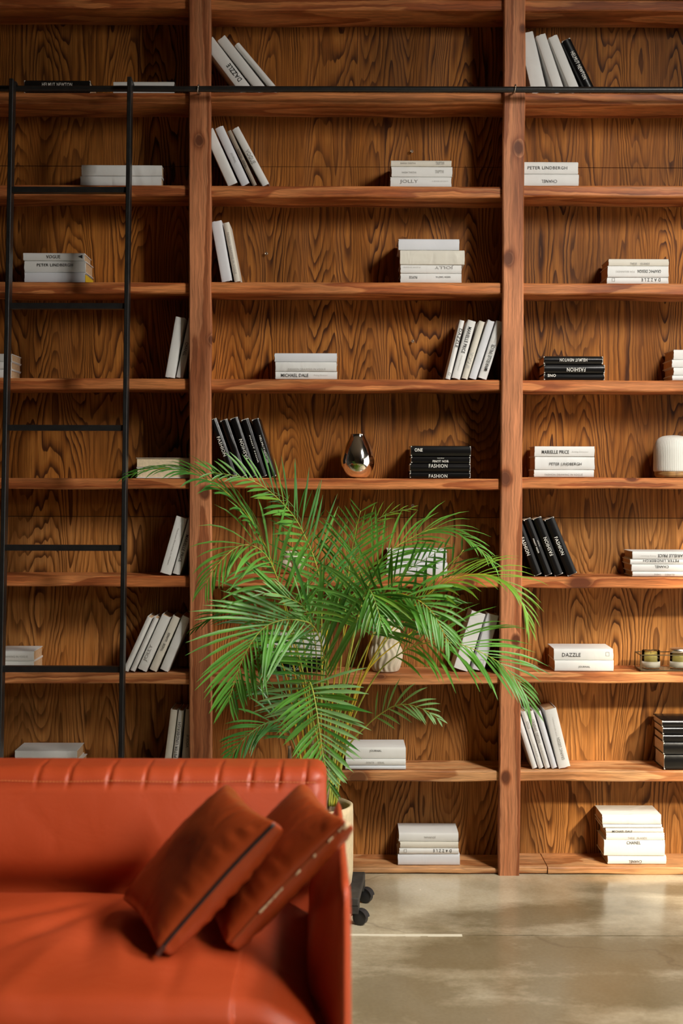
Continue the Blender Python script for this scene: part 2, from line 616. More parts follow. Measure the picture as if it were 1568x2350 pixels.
# posts: (top px, bottom px, width px)
TOPZ = 4.05
post_defs = [(-268, -262, 51, 0), (458, 460.5, 51.5, 0), (1182.5, 1168.5, 49, 1), (1908, 1900, 50, 1)]
post_x = []
for i, (pt, pb, wpx, mi) in enumerate(post_defs):
    a = P(pt, 0, YF)
    b = P(pb, 2000, YF)
    k = (a.x - b.x) / (a.z - b.z)
    top = Vector((b.x + k * (TOPZ - b.z), YF, TOPZ))
    bot = Vector((b.x - k * b.z, YF, 0.0))
    board('post', bot, top, YF, YF + 0.034, 0, post_ms[mi], vertical=True, width=wpx * YF / F, seg=40, jit=0.0016, seed=i)
    board('partition', bot, top, YF + 0.034, YB - 0.002, 0, board_m, vertical=True, width=0.012, seg=4, jit=0, seed=i)
    post_x.append((b.x, k, b.z))


def post_at(i, z):
    x, k, z0 = post_x[i]
    return x + k * (z - z0)


# front top edge of every board in pixels: (y left bay, y middle bay, y right bay)
rows_px = [(-8, -2, 0), (212, 212, 214), (424, 427, 426), (647, 647.5, 650.5), (867.5, 870.5, 873), (1097, 1097.5, 1096.5), (1321, 1322, 1325), (1544, 1546, 1543), (1768, 1768, 1769), (1990, 1992, 1990)]
bays_px = [(-268, 458), (458, 1180), (1180, 1908)]
SHELF = {}
TH = 0.0405
for r, ys in enumerate(rows_px):
    for bi, y in enumerate(ys):
        zc = P((bays_px[bi][0] + bays_px[bi][1]) / 2, y, YP).z
        SHELF[(r, bi)] = zc
        x0, x1 = post_at(bi, zc) + 0.012, post_at(bi + 1, zc) - 0.012
        t = TH if r < 9 else zc - 0.002
        yf = YP
        sd_ = r * 3 + bi
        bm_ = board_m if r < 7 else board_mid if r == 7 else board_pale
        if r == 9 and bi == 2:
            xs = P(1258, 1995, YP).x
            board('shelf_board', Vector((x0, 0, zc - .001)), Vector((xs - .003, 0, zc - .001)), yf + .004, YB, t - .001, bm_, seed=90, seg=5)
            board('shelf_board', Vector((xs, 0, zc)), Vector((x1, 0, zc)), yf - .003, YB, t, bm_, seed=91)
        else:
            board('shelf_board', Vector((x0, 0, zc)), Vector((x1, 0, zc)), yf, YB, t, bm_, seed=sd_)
zc = 3.72
for bi in range(3):
    board('shelf_board', Vector((post_at(bi, zc) + .012, 0, zc)), Vector((post_at(bi + 1, zc) - .012, 0, zc)), YP, YB, TH, board_m, seed=200 + bi)
    board('shelf_board', Vector((post_at(bi, zc) + .012, 0, 4.05)), Vector((post_at(bi + 1, zc) - .012, 0, 4.05)), YP, YB, TH, board_m, seed=210 + bi)

# plywood sheets of the back, joints at the heights the photograph shows
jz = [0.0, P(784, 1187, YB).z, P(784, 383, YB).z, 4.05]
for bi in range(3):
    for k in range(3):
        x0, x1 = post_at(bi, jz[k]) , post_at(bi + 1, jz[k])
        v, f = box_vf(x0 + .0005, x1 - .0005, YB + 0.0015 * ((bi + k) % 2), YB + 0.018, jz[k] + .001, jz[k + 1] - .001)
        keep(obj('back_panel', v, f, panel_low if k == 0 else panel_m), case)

steel = plain('worn_steel', (0.55, 0.5, 0.42), 0.35, metal=1.0)
for (px, py) in ((945, 349), (947, 784), (947, 1160), (612, 583)):
    p = P(px, py, YB)
    mb = MB()
    mb.tube([p + Vector((0, .001, 0)), p + Vector((0, -.012, 0))], 0.002, 8)
    mb.tube([p + Vector((.0045 * math.cos(a), -.014, .0045 * math.sin(a))) for a in [2 * pi * k / 12 for k in range(13)]], 0.0016, 6)
    keep(mb.build('screw_eye', steel, None, True), case)

# ------------------------------------------------------------------ ladder rail and ladder
black = plain('blackened_steel', (0.012, 0.0115, 0.011), 0.38, metal=0.0, spec=0.5, noise_amt=0.3, nscale=40, bump=0.1, bscale=90)
YR = 5.155
pl, pr = P(-100, 203, YR), P(1750, 207, YR)
rail = empty('ladder_rail', P(784, 205, YR))
tag(rail, 'long black pipe rail running across the posts below the top row', 'rail')
mb = MB()
n = 40
mb.tube([pl.lerp(pr, i / n) + Vector((0, 0, noise.noise(Vector((i * .4, 0, 0))) * .001)) for i in range(n + 1)], 0.0108, 12)
keep(mb.build('pipe', black, None, True), rail)
for px in (-265, 455, 1182, 1906):
    p = P(px, 204, YR)
    if px == -265:
        p = pl + Vector((-0.0, 0, 0))
    if px == 1906:
        p = pr
    mb = MB()
    mb.tube([p + Vector((.002 * math.sin(a), -.0148 * math.cos(a), .0148 * math.sin(a))) for a in [2 * pi * k / 14 for k in range(15)]], 0.0026, 8)
    mb.tube([p + Vector((0, .012, 0)), p + Vector((0, YF - YR - .003, 0))], 0.004, 8)
    keep(mb.build('eye_bolt', steel, None, True), rail)

lad = empty('library_ladder', (-0.65, 4.87, 0))
tag(lad, 'tall black steel library ladder hooked on the pipe rail', 'ladder')
LT, LB_ = 5.112, 4.86          # depth of the ladder at its top and at the floor
zt = P(290, 183, LT).z


def lad_pt(px, py):
    k = (LT - LB_) / zt
    d = f_ + r_ * ((px - 784) / F) + u_ * ((1175 - py) / F)
    # plane  y = LB_ + k z
    t = (LB_ + k * CAMP.z) / (d.y - k * d.z)
    return CAMP + d * t


rail_px = [((29, 185), (9, 1250)), ((299, 181), (278.5, 1750))]
rl = []
ldir = None
for (a, b) in rail_px:
    A, B = lad_pt(*a), lad_pt(*b)
    dr = (B - A)
    bot = A + dr * ((A.z - 0.0) / (A.z - B.z))
    rl.append((A, bot))
    mb = MB()
    ax = (A - bot).normalized()
    dep = Vector((0, ax.z, -ax.y)).normalized() * -1
    if dep.y > 0:
        dep = -dep
    wv = Vector((1, 0, 0))
    hw, hd = 0.0075, 0.024
    ring = []
    for p in (bot, A):
        for (sx_, sy_) in ((-1, -1), (1, -1), (1, 1), (-1, 1)):
            ring.append(p + wv * (sx_ * hw) + dep * (-sy_ * hd))
    mb.add(ring, [(0, 1, 5, 4), (1, 2, 6, 5), (2, 3, 7, 6), (3, 0, 4, 7), (3, 2, 1, 0), (4, 5, 6, 7)])
    so_ = keep(mb.build('side_rail', black), lad)
    bv = so_.modifiers.new('ease', 'BEVEL')
    bv.width = 0.002
    bv.segments = 1
    # hook over the pipe
    h = MB()
    py_ = P(a[0], 204, YR)
    cx, cz = A.x, py_.z
    h.tube([(cx, YR - .021 * math.cos(t_) , cz + .021 * math.sin(t_)) for t_ in [-.6 + k * (pi + .2) / 12 for k in range(13)]], 0.0065, 8)
    keep(h.build('hook', black, None, True), lad)
for py in (437, 703, 982, 1257, 1535, 1812, 2090):
    A = rl[0]
    mb = MB()
    zz = lad_pt(150, py).z
    q0 = (A[0].z - zz) / (A[0].z - A[1].z)
    pa = rl[0][0].lerp(rl[0][1], q0)
    pb = rl[1][0].lerp(rl[1][1], q0)
    mb.box(pa.x, pb.x, pa.y - .016, pa.y + .016, zz - .010, zz + .010)
    keep(mb.build('rung', black), lad)

# ------------------------------------------------------------------ books
def jacket(name, col, rough, bump=0.25, bscale=22):
    mt, nt, b = mat(name)
    L = nt.links.new
    tc = N(nt, 'ShaderNodeTexCoord')
    oi = N(nt, 'ShaderNodeObjectInfo')
    ad = N(nt, 'ShaderNodeVectorMath', operation='ADD')
    L(tc.outputs['Object'], ad.inputs[0])
    L(oi.outputs['Location'], ad.inputs[1])
    mp = N(nt, 'ShaderNodeMapping')
    mp.inputs['Scale'].default_value = (1.0, 1, 0.5)
    L(ad.outputs[0], mp.inputs['Vector'])
    n1 = N(nt, 'ShaderNodeTexNoise', i_Scale=bscale, i_Detail=2.0, i_Distortion=0.6)
    L(mp.outputs[0], n1.inputs['Vector'])
    bp = N(nt, 'ShaderNodeBump', i_Strength=bump, i_Distance=0.006)
    L(n1.outputs['Fac'], bp.inputs['Height'])
    L(bp.outputs[0], b.inputs['Normal'])
    n2 = N(nt, 'ShaderNodeTexNoise', i_Scale=6.0, i_Detail=2.0)
    L(ad.outputs[0], n2.inputs['Vector'])
    rp = ramp(nt, [(0.35, tuple(c * 0.93 for c in col)), (0.65, col)])
    L(n2.outputs['Fac'], rp.inputs[0])
    L(rp.outputs[0], b.inputs['Base Color'])
    b.inputs['Roughness'].default_value = rough
    b.inputs['Specular IOR Level'].default_value = 0.4
    return mt


JK = {
    'w': jacket('white_jacket', (0.75, 0.745, 0.72), 0.55),
    'b': jacket('bluish_white_jacket', (0.70, 0.715, 0.75), 0.45),
    'c': jacket('cream_jacket', (0.70, 0.66, 0.57), 0.6),
    'm': jacket('crumpled_white_jacket', (0.74, 0.74, 0.72), 0.55, 0.9, 16),
    'n': jacket('crumpled_cream_jacket', (0.72, 0.69, 0.60), 0.6, 0.9, 18),
    't': jacket('taupe_jacket', (0.36, 0.30, 0.235), 0.6),
    'k': jacket('black_jacket', (0.006, 0.0055, 0.0055), 0.24, 0.10, 16),
}
NAME = {'w': 'white', 'b': 'bluish white', 'c': 'cream', 'm': 'crumpled white', 'n': 'crumpled cream', 't': 'taupe', 'k': 'black'}
page_m = plain('shade_tinted_page_edges', (0.60, 0.40, 0.23), 0.85, noise_amt=0.12, nscale=120, bump=0.2, bscale=200)  # brown of wood bounce and shadow put into the page colour
page_pale = plain('pale_page_edges', (0.74, 0.60, 0.40), 0.85, noise_amt=0.1, nscale=120, bump=0.2, bscale=200)
board_white = plain('bare_book_board', (0.72, 0.69, 0.62), 0.7)
INK = {'k': plain('black_ink', (0.025, 0.025, 0.025), 0.6), 'g': plain('grey_ink', (0.30, 0.29, 0.27), 0.6), 'l': plain('pale_grey_ink', (0.50, 0.49, 0.46), 0.6), 'w': plain('white_ink', (0.78, 0.76, 0.70), 0.6)}
_txt = {}


def text_vf(s, bold, serif):
    key = (s, bold, serif)
    if key not in _txt:
        cu = D.curves.new('lettering', 'FONT')
        cu.body = s
        cu.resolution_u = 2
        cu.offset = bold
        cu.space_character = 1.08 if not serif else 1.0
        o = D.objects.new('lettering', cu)
        C.objects.link(o)
        dg = bpy.context.evaluated_depsgraph_get()
        me = D.meshes.new_from_object(o.evaluated_get(dg))
        D.objects.remove(o)
        v = [Vector(p.co) for p in me.vertices]
        f = [tuple(p.vertices) for p in me.polygons]
        if serif:                      # slab feet under and over every upright stroke
            ymax = max(p.y for p in v)
        D.meshes.remove(me)
        xs = [p.x for p in v]
        ys = [p.y for p in v]
        _txt[key] = (v, f, min(xs), max(xs), min(ys), max(ys))
    return _txt[key]


def make_book(o_pt, u, L_, T_, W_, jk, texts, label, group, yaw=0.0, fore=False, seed=0, extra=None):
    u = u.normalized()
    yv = Vector((0, 1, 0))
    zv = u.cross(yv)
    M = Matrix((u, yv, zv)).transposed().to_4x4()
    M.translation = o_pt
    if yaw:
        mid = Matrix.Translation(Vector((L_ / 2, 0, 0)))
        M = M @ mid @ Matrix.Rotation(yaw, 4, 'Z') @ mid.inverted()
    root = empty('book')
    root.matrix_world = M
    tag(root, label, 'book', group)
    rg = random.Random(seed)
    c = 0.0028
    r = min(0.0045, T_ * 0.3) if jk != 'k' else min(0.007, T_ * 0.4)
    bul = 0.0012 if jk != 'k' else 0.0022
    W = min(W_, YB - 0.006 - o_pt.y)
    if fore:     # page side towards the viewer
        prof = [(0, 0), (W - r, 0), (W, r), (W + bul, T_ / 2), (W, T_ - r), (W - r, T_), (0, T_), (0, T_ - c), (W - c * 2, T_ - c), (W - c * 2, c), (0, c)]
    else:
        s_ = 0.3
        prof = [(W, 0), (r, 0), (r * s_, r * s_), (0, r), (-bul * .8, T_ * .3), (-bul, T_ / 2), (-bul * .8, T_ * .7), (0, T_ - r), (r * s_, T_ - r * s_), (r, T_), (W, T_), (W, T_ - c), (c * 2, T_ - c), (c * 2, c), (W, c)]
    k = len(prof)
    seg = 6
    verts, faces = [], []
    for i in range(seg + 1):
        x = L_ * i / seg
        for (py_, pz_) in prof:
            jx = rg.uniform(-.0012, .0012) if i in (0, seg) else 0
            wob = noise.noise(Vector((x * 18, pz_ * 40, seed * 3.1))) * (.0009 if jk not in 'mn' else .0028)
            verts.append((x + jx, py_ + (wob if (py_ < r * 1.01 and not fore) else 0), pz_))
    for i in range(seg):
        for q in range(k):
            faces.append((i * k + q, (i + 1) * k + q, (i + 1) * k + (q + 1) % k, i * k + (q + 1) % k))
    faces.append(tuple(range(k)))
    faces.append(tuple(reversed([seg * k + q for q in range(k)])))
    co = obj('cover', verts, faces, JK[jk], root)
    for p_ in co.data.polygons:
        p_.use_smooth = len(p_.vertices) == 4
    co.data.set_sharp_from_angle(angle=math.radians(38))
    y0, y1 = (0.004, W - c * 2) if fore else (c * 2, W - 0.005)
    pg = page_pale if fore else page_m
    obj('page_block', *box_vf(0.003, L_ - 0.003, y0, y1, c, T_ - c), pg, root)
    if jk == 'k' and not fore:      # worn white board ends showing at head and tail of the spine
        for (xa, xb) in ((-0.0015, 0.0025), (L_ - 0.0025, L_ + 0.0015)):
            obj('worn_edge', *box_vf(xa, xb, 0.0012, 0.007, c * .6, T_ - c * .6), board_white, root)
    for tx in texts:
        s, f0, f1, g_, hpx, flip, ink = tx[:7]
        bold = tx[7] if len(tx) > 7 else 0.0
        serif = tx[8] if len(tx) > 8 else False
        tb = MB()
        if s == '[]':
            w2, h2 = (f1 - f0) * L_, hpx * 1.61e-3
            x0, z0 = f0 * L_, g_ * T_ - h2 / 2
            e = 0.0009
            for a in ((x0, x0 + w2, z0, z0 + e), (x0, x0 + w2, z0 + h2 - e, z0 + h2), (x0, x0 + e, z0 + e, z0 + h2 - e), (x0 + w2 - e, x0 + w2, z0 + e, z0 + h2 - e)):
                tb.box(a[0], a[1], -bul - .0012, -bul - .0008, a[2], a[3])
        elif s == '<|':
            x0, w2, h2 = f0 * L_, (f1 - f0) * L_, hpx * 1.61e-3
            tb.add([(x0, -bul - .0012, g_ * T_), (x0 + w2, -bul - .0012, g_ * T_ - h2 / 2), (x0 + w2, -bul - .0012, g_ * T_ + h2 / 2)], [(0, 1, 2)])
        else:
            v, f, xa, xb, ya, yb = text_vf(s, bold, serif)
            cap = hpx * 1.61e-3
            out = []
            for p in v:
                a = (p.x - xa) / (xb - xa)
                z = (p.y - ya) / (yb - ya) * cap - cap / 2
                if flip:
                    a, z = 1 - a, -z
                out.append((L_ * (f0 + a * (f1 - f0)), -bul - (.0012 if jk not in 'mn' else .0036), g_ * T_ + z))
            if flip:
                pass
            tb.add(out, f)
        tb.build('spine_lettering', INK[ink], root)
    return root


BAY = ('left bay', 'middle bay', 'right bay')
ROW = ('', 'top', 'second', 'third', 'fourth', 'fifth', 'sixth', 'seventh', 'eighth', 'bottom')
nbook = 0
SC_PX = 5.262 / F               # metres per pixel at the spines


def where(r, b):
    return '%s row of the %s' % (ROW[r], BAY[b])


def stack(r, b, items, back=0.02, W=0.165, pile='stack', fore=False, yawk=1.0):
    """items from the top down: (x0, x1, thickness px, jacket, texts, look)"""
    global nbook
    z = SHELF[(r, b)] + 0.0012
    Yb = YP + back
    n_ = len(items)
    pos_names = {1: ['lying singly'], 2: ['upper of two', 'lower of two'], 3: ['topmost of three', 'middle of three', 'lowest of three'], 4: ['topmost of four', 'second of four', 'third of four', 'lowest of four'],
                 5: ['topmost of five', 'second of five', 'third of five', 'fourth of five', 'lowest of five'], 6: ['topmost of six', 'second of six', 'third of six', 'fourth of six', 'fifth of six', 'lowest of six']}[n_]
    sc = Yb / F
    for i in reversed(range(n_)):
        x0, x1, t, jk, texts, look = items[i]
        pa, pb = P(x0, 1100, Yb), P(x1, 1100, Yb)
        T_ = t * sc - 0.0004
        label = '%s book %s, %s, %s row, %s' % (NAME[jk], look, pos_names[i], ROW[r], BAY[b])
        nbook += 1
        rg = random.Random(nbook)
        make_book(Vector((pa.x, Yb + rg.uniform(0, .006), z)), Vector((1, 0, 0)), pb.x - pa.x, T_, W + rg.uniform(-.012, .004), jk, texts, label, '%s, %s' % (pile, where(r, b)), yaw=yawk * rg.uniform(-.012, .012), seed=nbook, fore=fore)
        z += T_ + 0.0004


def lean(r, b, items, back=0.02, W=0.160, pile='books leaning in a row', first='first'):
    """items left to right: (x of the low corner px, angle, thickness px, length px, jacket, texts, look); angle > 0 leans to the right"""
    global nbook
    z = SHELF[(r, b)] + 0.0015
    Yb = YP + back
    sc = Yb / F
    n_ = len(items)
    ordn = ['first', 'second', 'third', 'fourth', 'fifth']
    def poly(x, ang, t, ln):
        a = math.radians(ang)
        u = Vector((math.sin(a), math.cos(a)))
        v = Vector((-u.y, u.x))
        o2 = Vector((P(x, 1100, Yb).x, 0))
        T2 = t * sc + .0034
        if ang < 0:
            o2 = o2 - v * T2
        return [o2, o2 + u * ln * sc, o2 + u * ln * sc + v * T2, o2 + v * T2]

    def hit(A, B):
        for Q in (A, B):
            for k in range(4):
                e_ = Q[(k + 1) % 4] - Q[k]
                nn = Vector((e_.y, -e_.x))
                pa, pb = [nn.dot(q) for q in A], [nn.dot(q) for q in B]
                if max(pa) <= min(pb) or max(pb) <= min(pa):
                    return False
        return True

    items = [list(it) for it in items]
    right = items[0][1] > 0
    zmid = z + .2
    lo_x, hi_x = post_at(b, zmid) + .0095, post_at(b + 1, zmid) - .0095
    order = list(range(n_))[::-1] if right else list(range(n_))
    done = []
    for i in order:
        it = items[i]
        for _ in range(200):
            A = poly(it[0], it[1], it[2], it[3])
            bad = (max(p.x for p in A) > hi_x) if right else (min(p.x for p in A) < lo_x)
            if not bad and not any(hit(A, B) for B in done):
                break
            it[0] += -.3 if right else .3
        done.append(A)
    for i, (x, ang, t, ln, jk, texts, look) in enumerate(items):
        a = math.radians(ang)
        u = Vector((math.sin(a), 0, math.cos(a)))
        zv = u.cross(Vector((0, 1, 0)))
        p = P(x, 1100, Yb)
        o_ = Vector((p.x, Yb, z))
        T_ = t * sc - 0.0006
        if ang < 0:
            o_ = o_ - zv * T_
        nbook += 1
        rg = random.Random(nbook)
        o_.y += rg.uniform(0, .006)
        label = '%s book %s, %s of %s leaning, %s row, %s' % (NAME[jk], look, ordn[i], ('', '', 'two', 'three', 'four', 'five')[n_], ROW[r], BAY[b])
        make_book(o_, u, ln * sc, T_, W + rg.uniform(-.012, .004), jk, texts, label, 'leaning books, %s' % where(r, b), seed=nbook)


VOG = ('FASHION DRAWING IN VOGUE',)
B1 = 0.012
# ---- top row
stack(1, 0, [(58, 207, 31, 'k', [('HELMUT NEWTON', .27, .73, .66, 8, 0, 'w', .006)], 'with white capitals on its spine')], pile='beside the ladder')
stack(1, 0, [(260, 399, 29, 'w', [], 'with a bare spine')], pile='behind the ladder rail')
lean(1, 1, [(543, -37.5, 28, 140, 'w', [('DAZZLE', .16, .49, .38, 11, 0, 'k', B1)], 'lettered DAZZLE'),
            (588, -38.5, 22, 151, 'w', [], 'with a bare spine, tallest'),
            (618, -40.5, 13, 142, 'w', [], 'thin and bare')])
lean(1, 2, [(1217, -13.5, 35, 139, 'm', [], 'thick and dented'),
            (1254, -19, 24, 138, 'w', [], 'with a bare spine'),
            (1281, -23, 22, 138, 'w', [], 'with a bare rounded spine'),
            (1308, -26.5, 23, 132, 'k', [('HELMUT NEWTON', .25, .77, .5, 9, 1, 'w', .006)], 'with white capitals')])
# ---- second row
stack(2, 0, [(188, 371, 25, 'm', [], 'with torn jacket ends'), (185, 370, 23, 'm', [], 'with torn corners')], pile='beside the ladder')
lean(2, 1, [(522, -24.5, 24, 136, 'm', [], 'with a bare spine'),
            (554, -25, 20, 144, 'b', [('JOURNAL', .38, .55, .5, 5.5, 1, 'g', .004)], 'lettered JOURNAL'),
            (578, -25.6, 10, 138, 't', [('DONATAI', .50, .66, .5, 4.5, 1, 'k'), ('SERIAL', .32, .46, .5, 4.5, 1, 'k')], 'thin, with faint capitals'),
            (600, -28.5, 17, 147, 'w', [('VOGUE', .38, .62, .5, 9, 1, 'g', .004, True)], 'with widely spaced capitals, cover ajar')])
stack(2, 1, [(895, 1033, 14, 'c', [('NADIA TARITVA', .16, .41, .5, 4, 0, 'g'), ('TRIPTIVI', .74, .88, .5, 7, 0, 'g')], 'with two small words'),
             (896.5, 1035, 23.5, 'w', [('NADIA TARITVA', .17, .41, .42, 4, 0, 'g'), ('TRIPTIVI', .72, .86, .5, 7, 0, 'g')], 'with creased jacket'),
             (894, 1033, 23.5, 'w', [('JOLLY', .155, .455, .52, 9.5, 0, 'g', .01, True), ('A BOOK OF DAYS', .68, .95, .58, 3, 0, 'l')], 'lettered JOLLY')], pile='stack')
stack(2, 2, [(1184, 1323, 28, 'w', [('PETER LINDBERGH', .17, .82, .5, 7, 0, 'k', .004)], 'with small spaced capitals'),
             (1185, 1324.5, 28, 'w', [('CHANEL', .39, .645, .40, 7, 1, 'k', .004)], 'with upside-down capitals')], pile='stack by the post')
# ---- third row
stack(3, 0, [(54, 193, 18, 'w', [('VOGUE', .38, .61, .5, 7.5, 0, 'k', .004, True), ('<|', .90, .975, .52, 9, 0, 'k')], 'with a black triangle'),
             (56, 196, 27, 'w', [('PETER LINDBERGH', .21, .80, .64, 6.5, 0, 'k', .005)], 'with small spaced capitals'),
             (57, 195, 23, 'b', [], 'with a yellow cover corner')], pile='stack')
lean(3, 1, [(508, -10.2, 25, 139, 'b', [], 'with a bare spine'),
            (536, -11, 14, 137, 'c', [('FASHION DRAWING IN VOGUE', .13, .83, .5, 4.5, 1, 'g')], 'with one long line of type')])
stack(3, 1, [(913, 1052, 26, 'b', [], 'with a bare spine'), (917, 1064, 33, 'n', [], 'sticking out, thick'),
             (918, 1057, 19.5, 'w', [('JOLLY', .56, .87, .72, 8.5, 1, 'g', .01, True), ('A BOOK OF DAYS', .05, .33, .70, 3, 1, 'l')], 'lettered JOLLY upside down'),
             (918, 1057, 22, 'w', [('NADIA TARITVA', .58, .82, .62, 4, 1, 'k'), ('PROPOSE', .14, .275, .58, 6, 1, 'k')], 'with two upside-down words')], pile='stack')
stack(3, 2, [(1394, 1531, 16, 'c', [('THESE', .355, .47, .30, 4.5, 0, 'g', .004), ('ISLANDS', .53, .685, .30, 4.5, 0, 'g', .004)], 'lettered THESE ISLANDS'),
             (1392, 1531, 26, 'w', [('GRAPHIC DESIGN', .49, .875, .52, 7, 1, 'k', .006), ('FOR BEGINNERS', .13, .44, .48, 4.5, 1, 'l')], 'lettered GRAPHIC DESIGN'),
             (1391, 1531, 15, 'w', [('D A Z Z L E', .56, .87, .62, 7, 1, 'k', .004), ('[]', .08, .125, .62, 8, 0, 'g')], 'lettered DAZZLE with small square')], pile='stack')
# ---- fourth row
stack(4, 0, [(-113, 27, 18, 'w', [], 'half out of view'), (-112, 26, 18, 'w', [], 'half out of view'), (-114, 25, 20, 'w', [], 'half out of view')], pile='stack behind the ladder')
lean(4, 0, [(400.5, 10, 23, 140, 'w', [], 'with a bare spine'),
            (420, 12, 17, 138, 'w', [('CHANEL', .37, .60, .5, 7, 1, 'k', .006)], 'with small capitals')])
stack(4, 1, [(630, 772, 20, 'b', [], 'with a bare spine'),
             (632, 772, 22, 'm', [('FASHION DRAWING IN VOGUE', .21, .82, .22, 4.5, 0, 'g')], 'with one long small line'),
             (632, 773, 18, 'w', [('MICHAEL DALE', .09, .535, .5, 7.5, 0, 'k', .012), ('Acting Director', .62, .85, .5, 5, 0, 'l')], 'with bold black capitals')], pile='stack')
lean(4, 1, [(1034, 13.6, 12, 138, 'w', [('DAZZLE', .54, .86, .35, 6.5, 1, 'k', .006), ('[]', .07, .11, .4, 5, 0, 'g')], 'lettered DAZZLE'),
            (1056.5, 15.3, 19.5, 137, 'w', [('MARIELLE PRICE', .44, .89, .52, 8, 1, 'k', .014), ('Acting Director', .13, .40, .55, 5, 1, 'l')], 'with bold capitals downwards'),
            (1072, 16.8, 14, 137, 'c', [('VOGUE', .18, .46, .55, 8, 1, 'l', .008, True)], 'with faint grey capitals'),
            (1092, 17.6, 17, 139, 'b', [], 'with a bare spine'),
            (1116, 17.4, 20, 136, 'm', [('MARIELLE PRICE', .14, .60, .45, 8, 0, 'k', .014), ('Acting Director', .64, .90, .4, 5, 0, 'l')], 'with bold capitals upwards')])
stack(4, 2, [(1248, 1382, 19, 'k', [('HELMUT NEWTON', .265, .735, .52, 7.5, 1, 'w', .006)], 'with long upside-down white capitals'),
             (1249, 1386, 21.5, 'k', [('FASHION', .37, .68, .42, 9, 1, 'w', .004)], 'lettered FASHION'),
             (1249, 1386, 15, 'k', [('ONE', .05, .19, .72, 6.5, 1, 'w', .02)], 'lettered ONE')], pile='stack')
stack(4, 2, [(1545, 1686, 23, 'w', [], 'at the edge of view'), (1541, 1682, 18, 'w', [], 'at the edge of view'), (1545, 1684, 18, 'w', [], 'at the edge of view'), (1542, 1684, 12, 'w', [], 'at the edge of view')], pile='end stack')
# ---- fifth row
stack(5, 0, [(312, 452, 23, 't', [], 'with its page edges outward'), (313, 452, 24, 'w', [], 'with its page edges outward')], pile='behind the palm tips', fore=True)
lean(5, 1, [(527, -19.8, 19, 138, 'k', [('FASHION', .36, .70, .62, 7.5, 1, 'w', .004)], 'lettered FASHION'),
            (547, -19.2, 19, 136, 'k', [], 'with a bare glossy spine'),
            (568, -18.4, 20, 140, 'k', [('FASHION', .30, .64, .55, 7.5, 0, 'w', .004)], 'lettered FASHION upwards'),
            (588.5, -18, 19, 137, 'k', [('PINOT', .48, .72, .55, 3, 1, 'w', .01), ('NOIR', .24, .45, .55, 3, 1, 'w', .01)], 'with thin small type'),
            (608.5, -17.2, 18, 137, 'k', [('HELMUT', .47, .72, .55, 4.5, 1, 'w', .01), ('NEWTON', .24, .46, .55, 4.5, 1, 'w', .01)], 'with two small words')])
stack(5, 1, [(944, 1080, 24.5, 'k', [('ONE', .055, .19, .60, 8, 0, 'w', .02)], 'lettered ONE'),
             (945, 1079, 16, 'k', [('PINOT NOIR', .36, .635, .30, 5.5, 0, 'w', .008), ('number', .44, .56, .78, 3, 0, 'w')], 'lettered PINOT NOIR'),
             (942, 1079, 20, 'k', [('FASHION', .31, .62, .72, 8.5, 0, 'w', .004)], 'lettered FASHION, touching PINOT NOIR'),
             (942, 1079, 14, 'k', [('FASHION', .31, .62, .36, 8, 0, 'w', .004)], 'lettered FASHION')], pile='stack')
stack(5, 2, [(1227, 1364, 24, 'w', [('MARIELLE PRICE', .12, .575, .45, 8, 0, 'k', .014), ('Acting Director', .62, .90, .45, 5, 0, 'l')], 'with bold black capitals'),
             (1228, 1365, 30, 'm', [('PETER LINDBERGH', .24, .78, .45, 6.5, 0, 'k', .005)], 'with small spaced capitals'),
             (1226, 1364, 17, 'w', [('FASHION DRAWING IN VOGUE', .18, .81, .34, 4.5, 0, 'g')], 'with one long small line')], pile='stack')
# ---- sixth row
lean(6, 0, [(392.5, 16, 26, 135, 'w', [('Fashion Drawing in Vogue', .16, .80, .5, 4, 1, 'g')], 'with one thin line of type'),
            (413, 16, 18, 134, 'w', [('MARIELLE PRICE', .22, .70, .5, 7, 1, 'k', .012)], 'with bold capitals')])
stack(6, 1, [(890, 1026, 30, 'b', [], 'with a bare spine'), (888, 1028, 29, 'b', [], 'with a bare spine')], pile='behind the palm', back=.03)
lean(6, 2, [(1222, -21, 20, 137, 'k', [('FASHION', .36, .68, .70, 8, 1, 'w', .004)], 'lettered FASHION'),
            (1244, -21.4, 19, 137, 'k', [('PINOT NOIR', .40, .66, .68, 3.5, 1, 'w', .01), ('wine', .50, .61, .25, 2.5, 1, 'w')], 'with thin small type'),
            (1265.5, -21.4, 22, 139, 'k', [('FASHION', .34, .66, .5, 8, 0, 'w', .004)], 'lettered FASHION upwards'),
            (1290, -22.8, 25, 138, 'k', [('FASHION', .36, .68, .62, 8, 1, 'w', .004)], 'lettered FASHION, thickest')])
stack(6, 2, [(1454, 1592, 18, 'w', [('MARIELLE PRICE', .42, .88, .45, 7, 1, 'k', .014), ('Acting Director', .13, .39, .42, 4.5, 1, 'l')], 'with bold upside-down capitals'),
             (1449, 1590, 12, 'w', [('PETER LINDBERGH', .21, .79, .72, 5.5, 1, 'k', .005)], 'with long upside-down spaced capitals'),
             (1452, 1591, 16, 'w', [('CHANEL', .38, .61, .68, 6.5, 1, 'k', .004)], 'with short upside-down capitals'),
             (1454, 1592, 12, 'w', [('THESE', .36, .48, .4, 4, 1, 'g', .004), ('ISLANDS', .54, .70, .4, 4, 1, 'g', .004)], 'lettered THESE ISLANDS')], pile='stack')
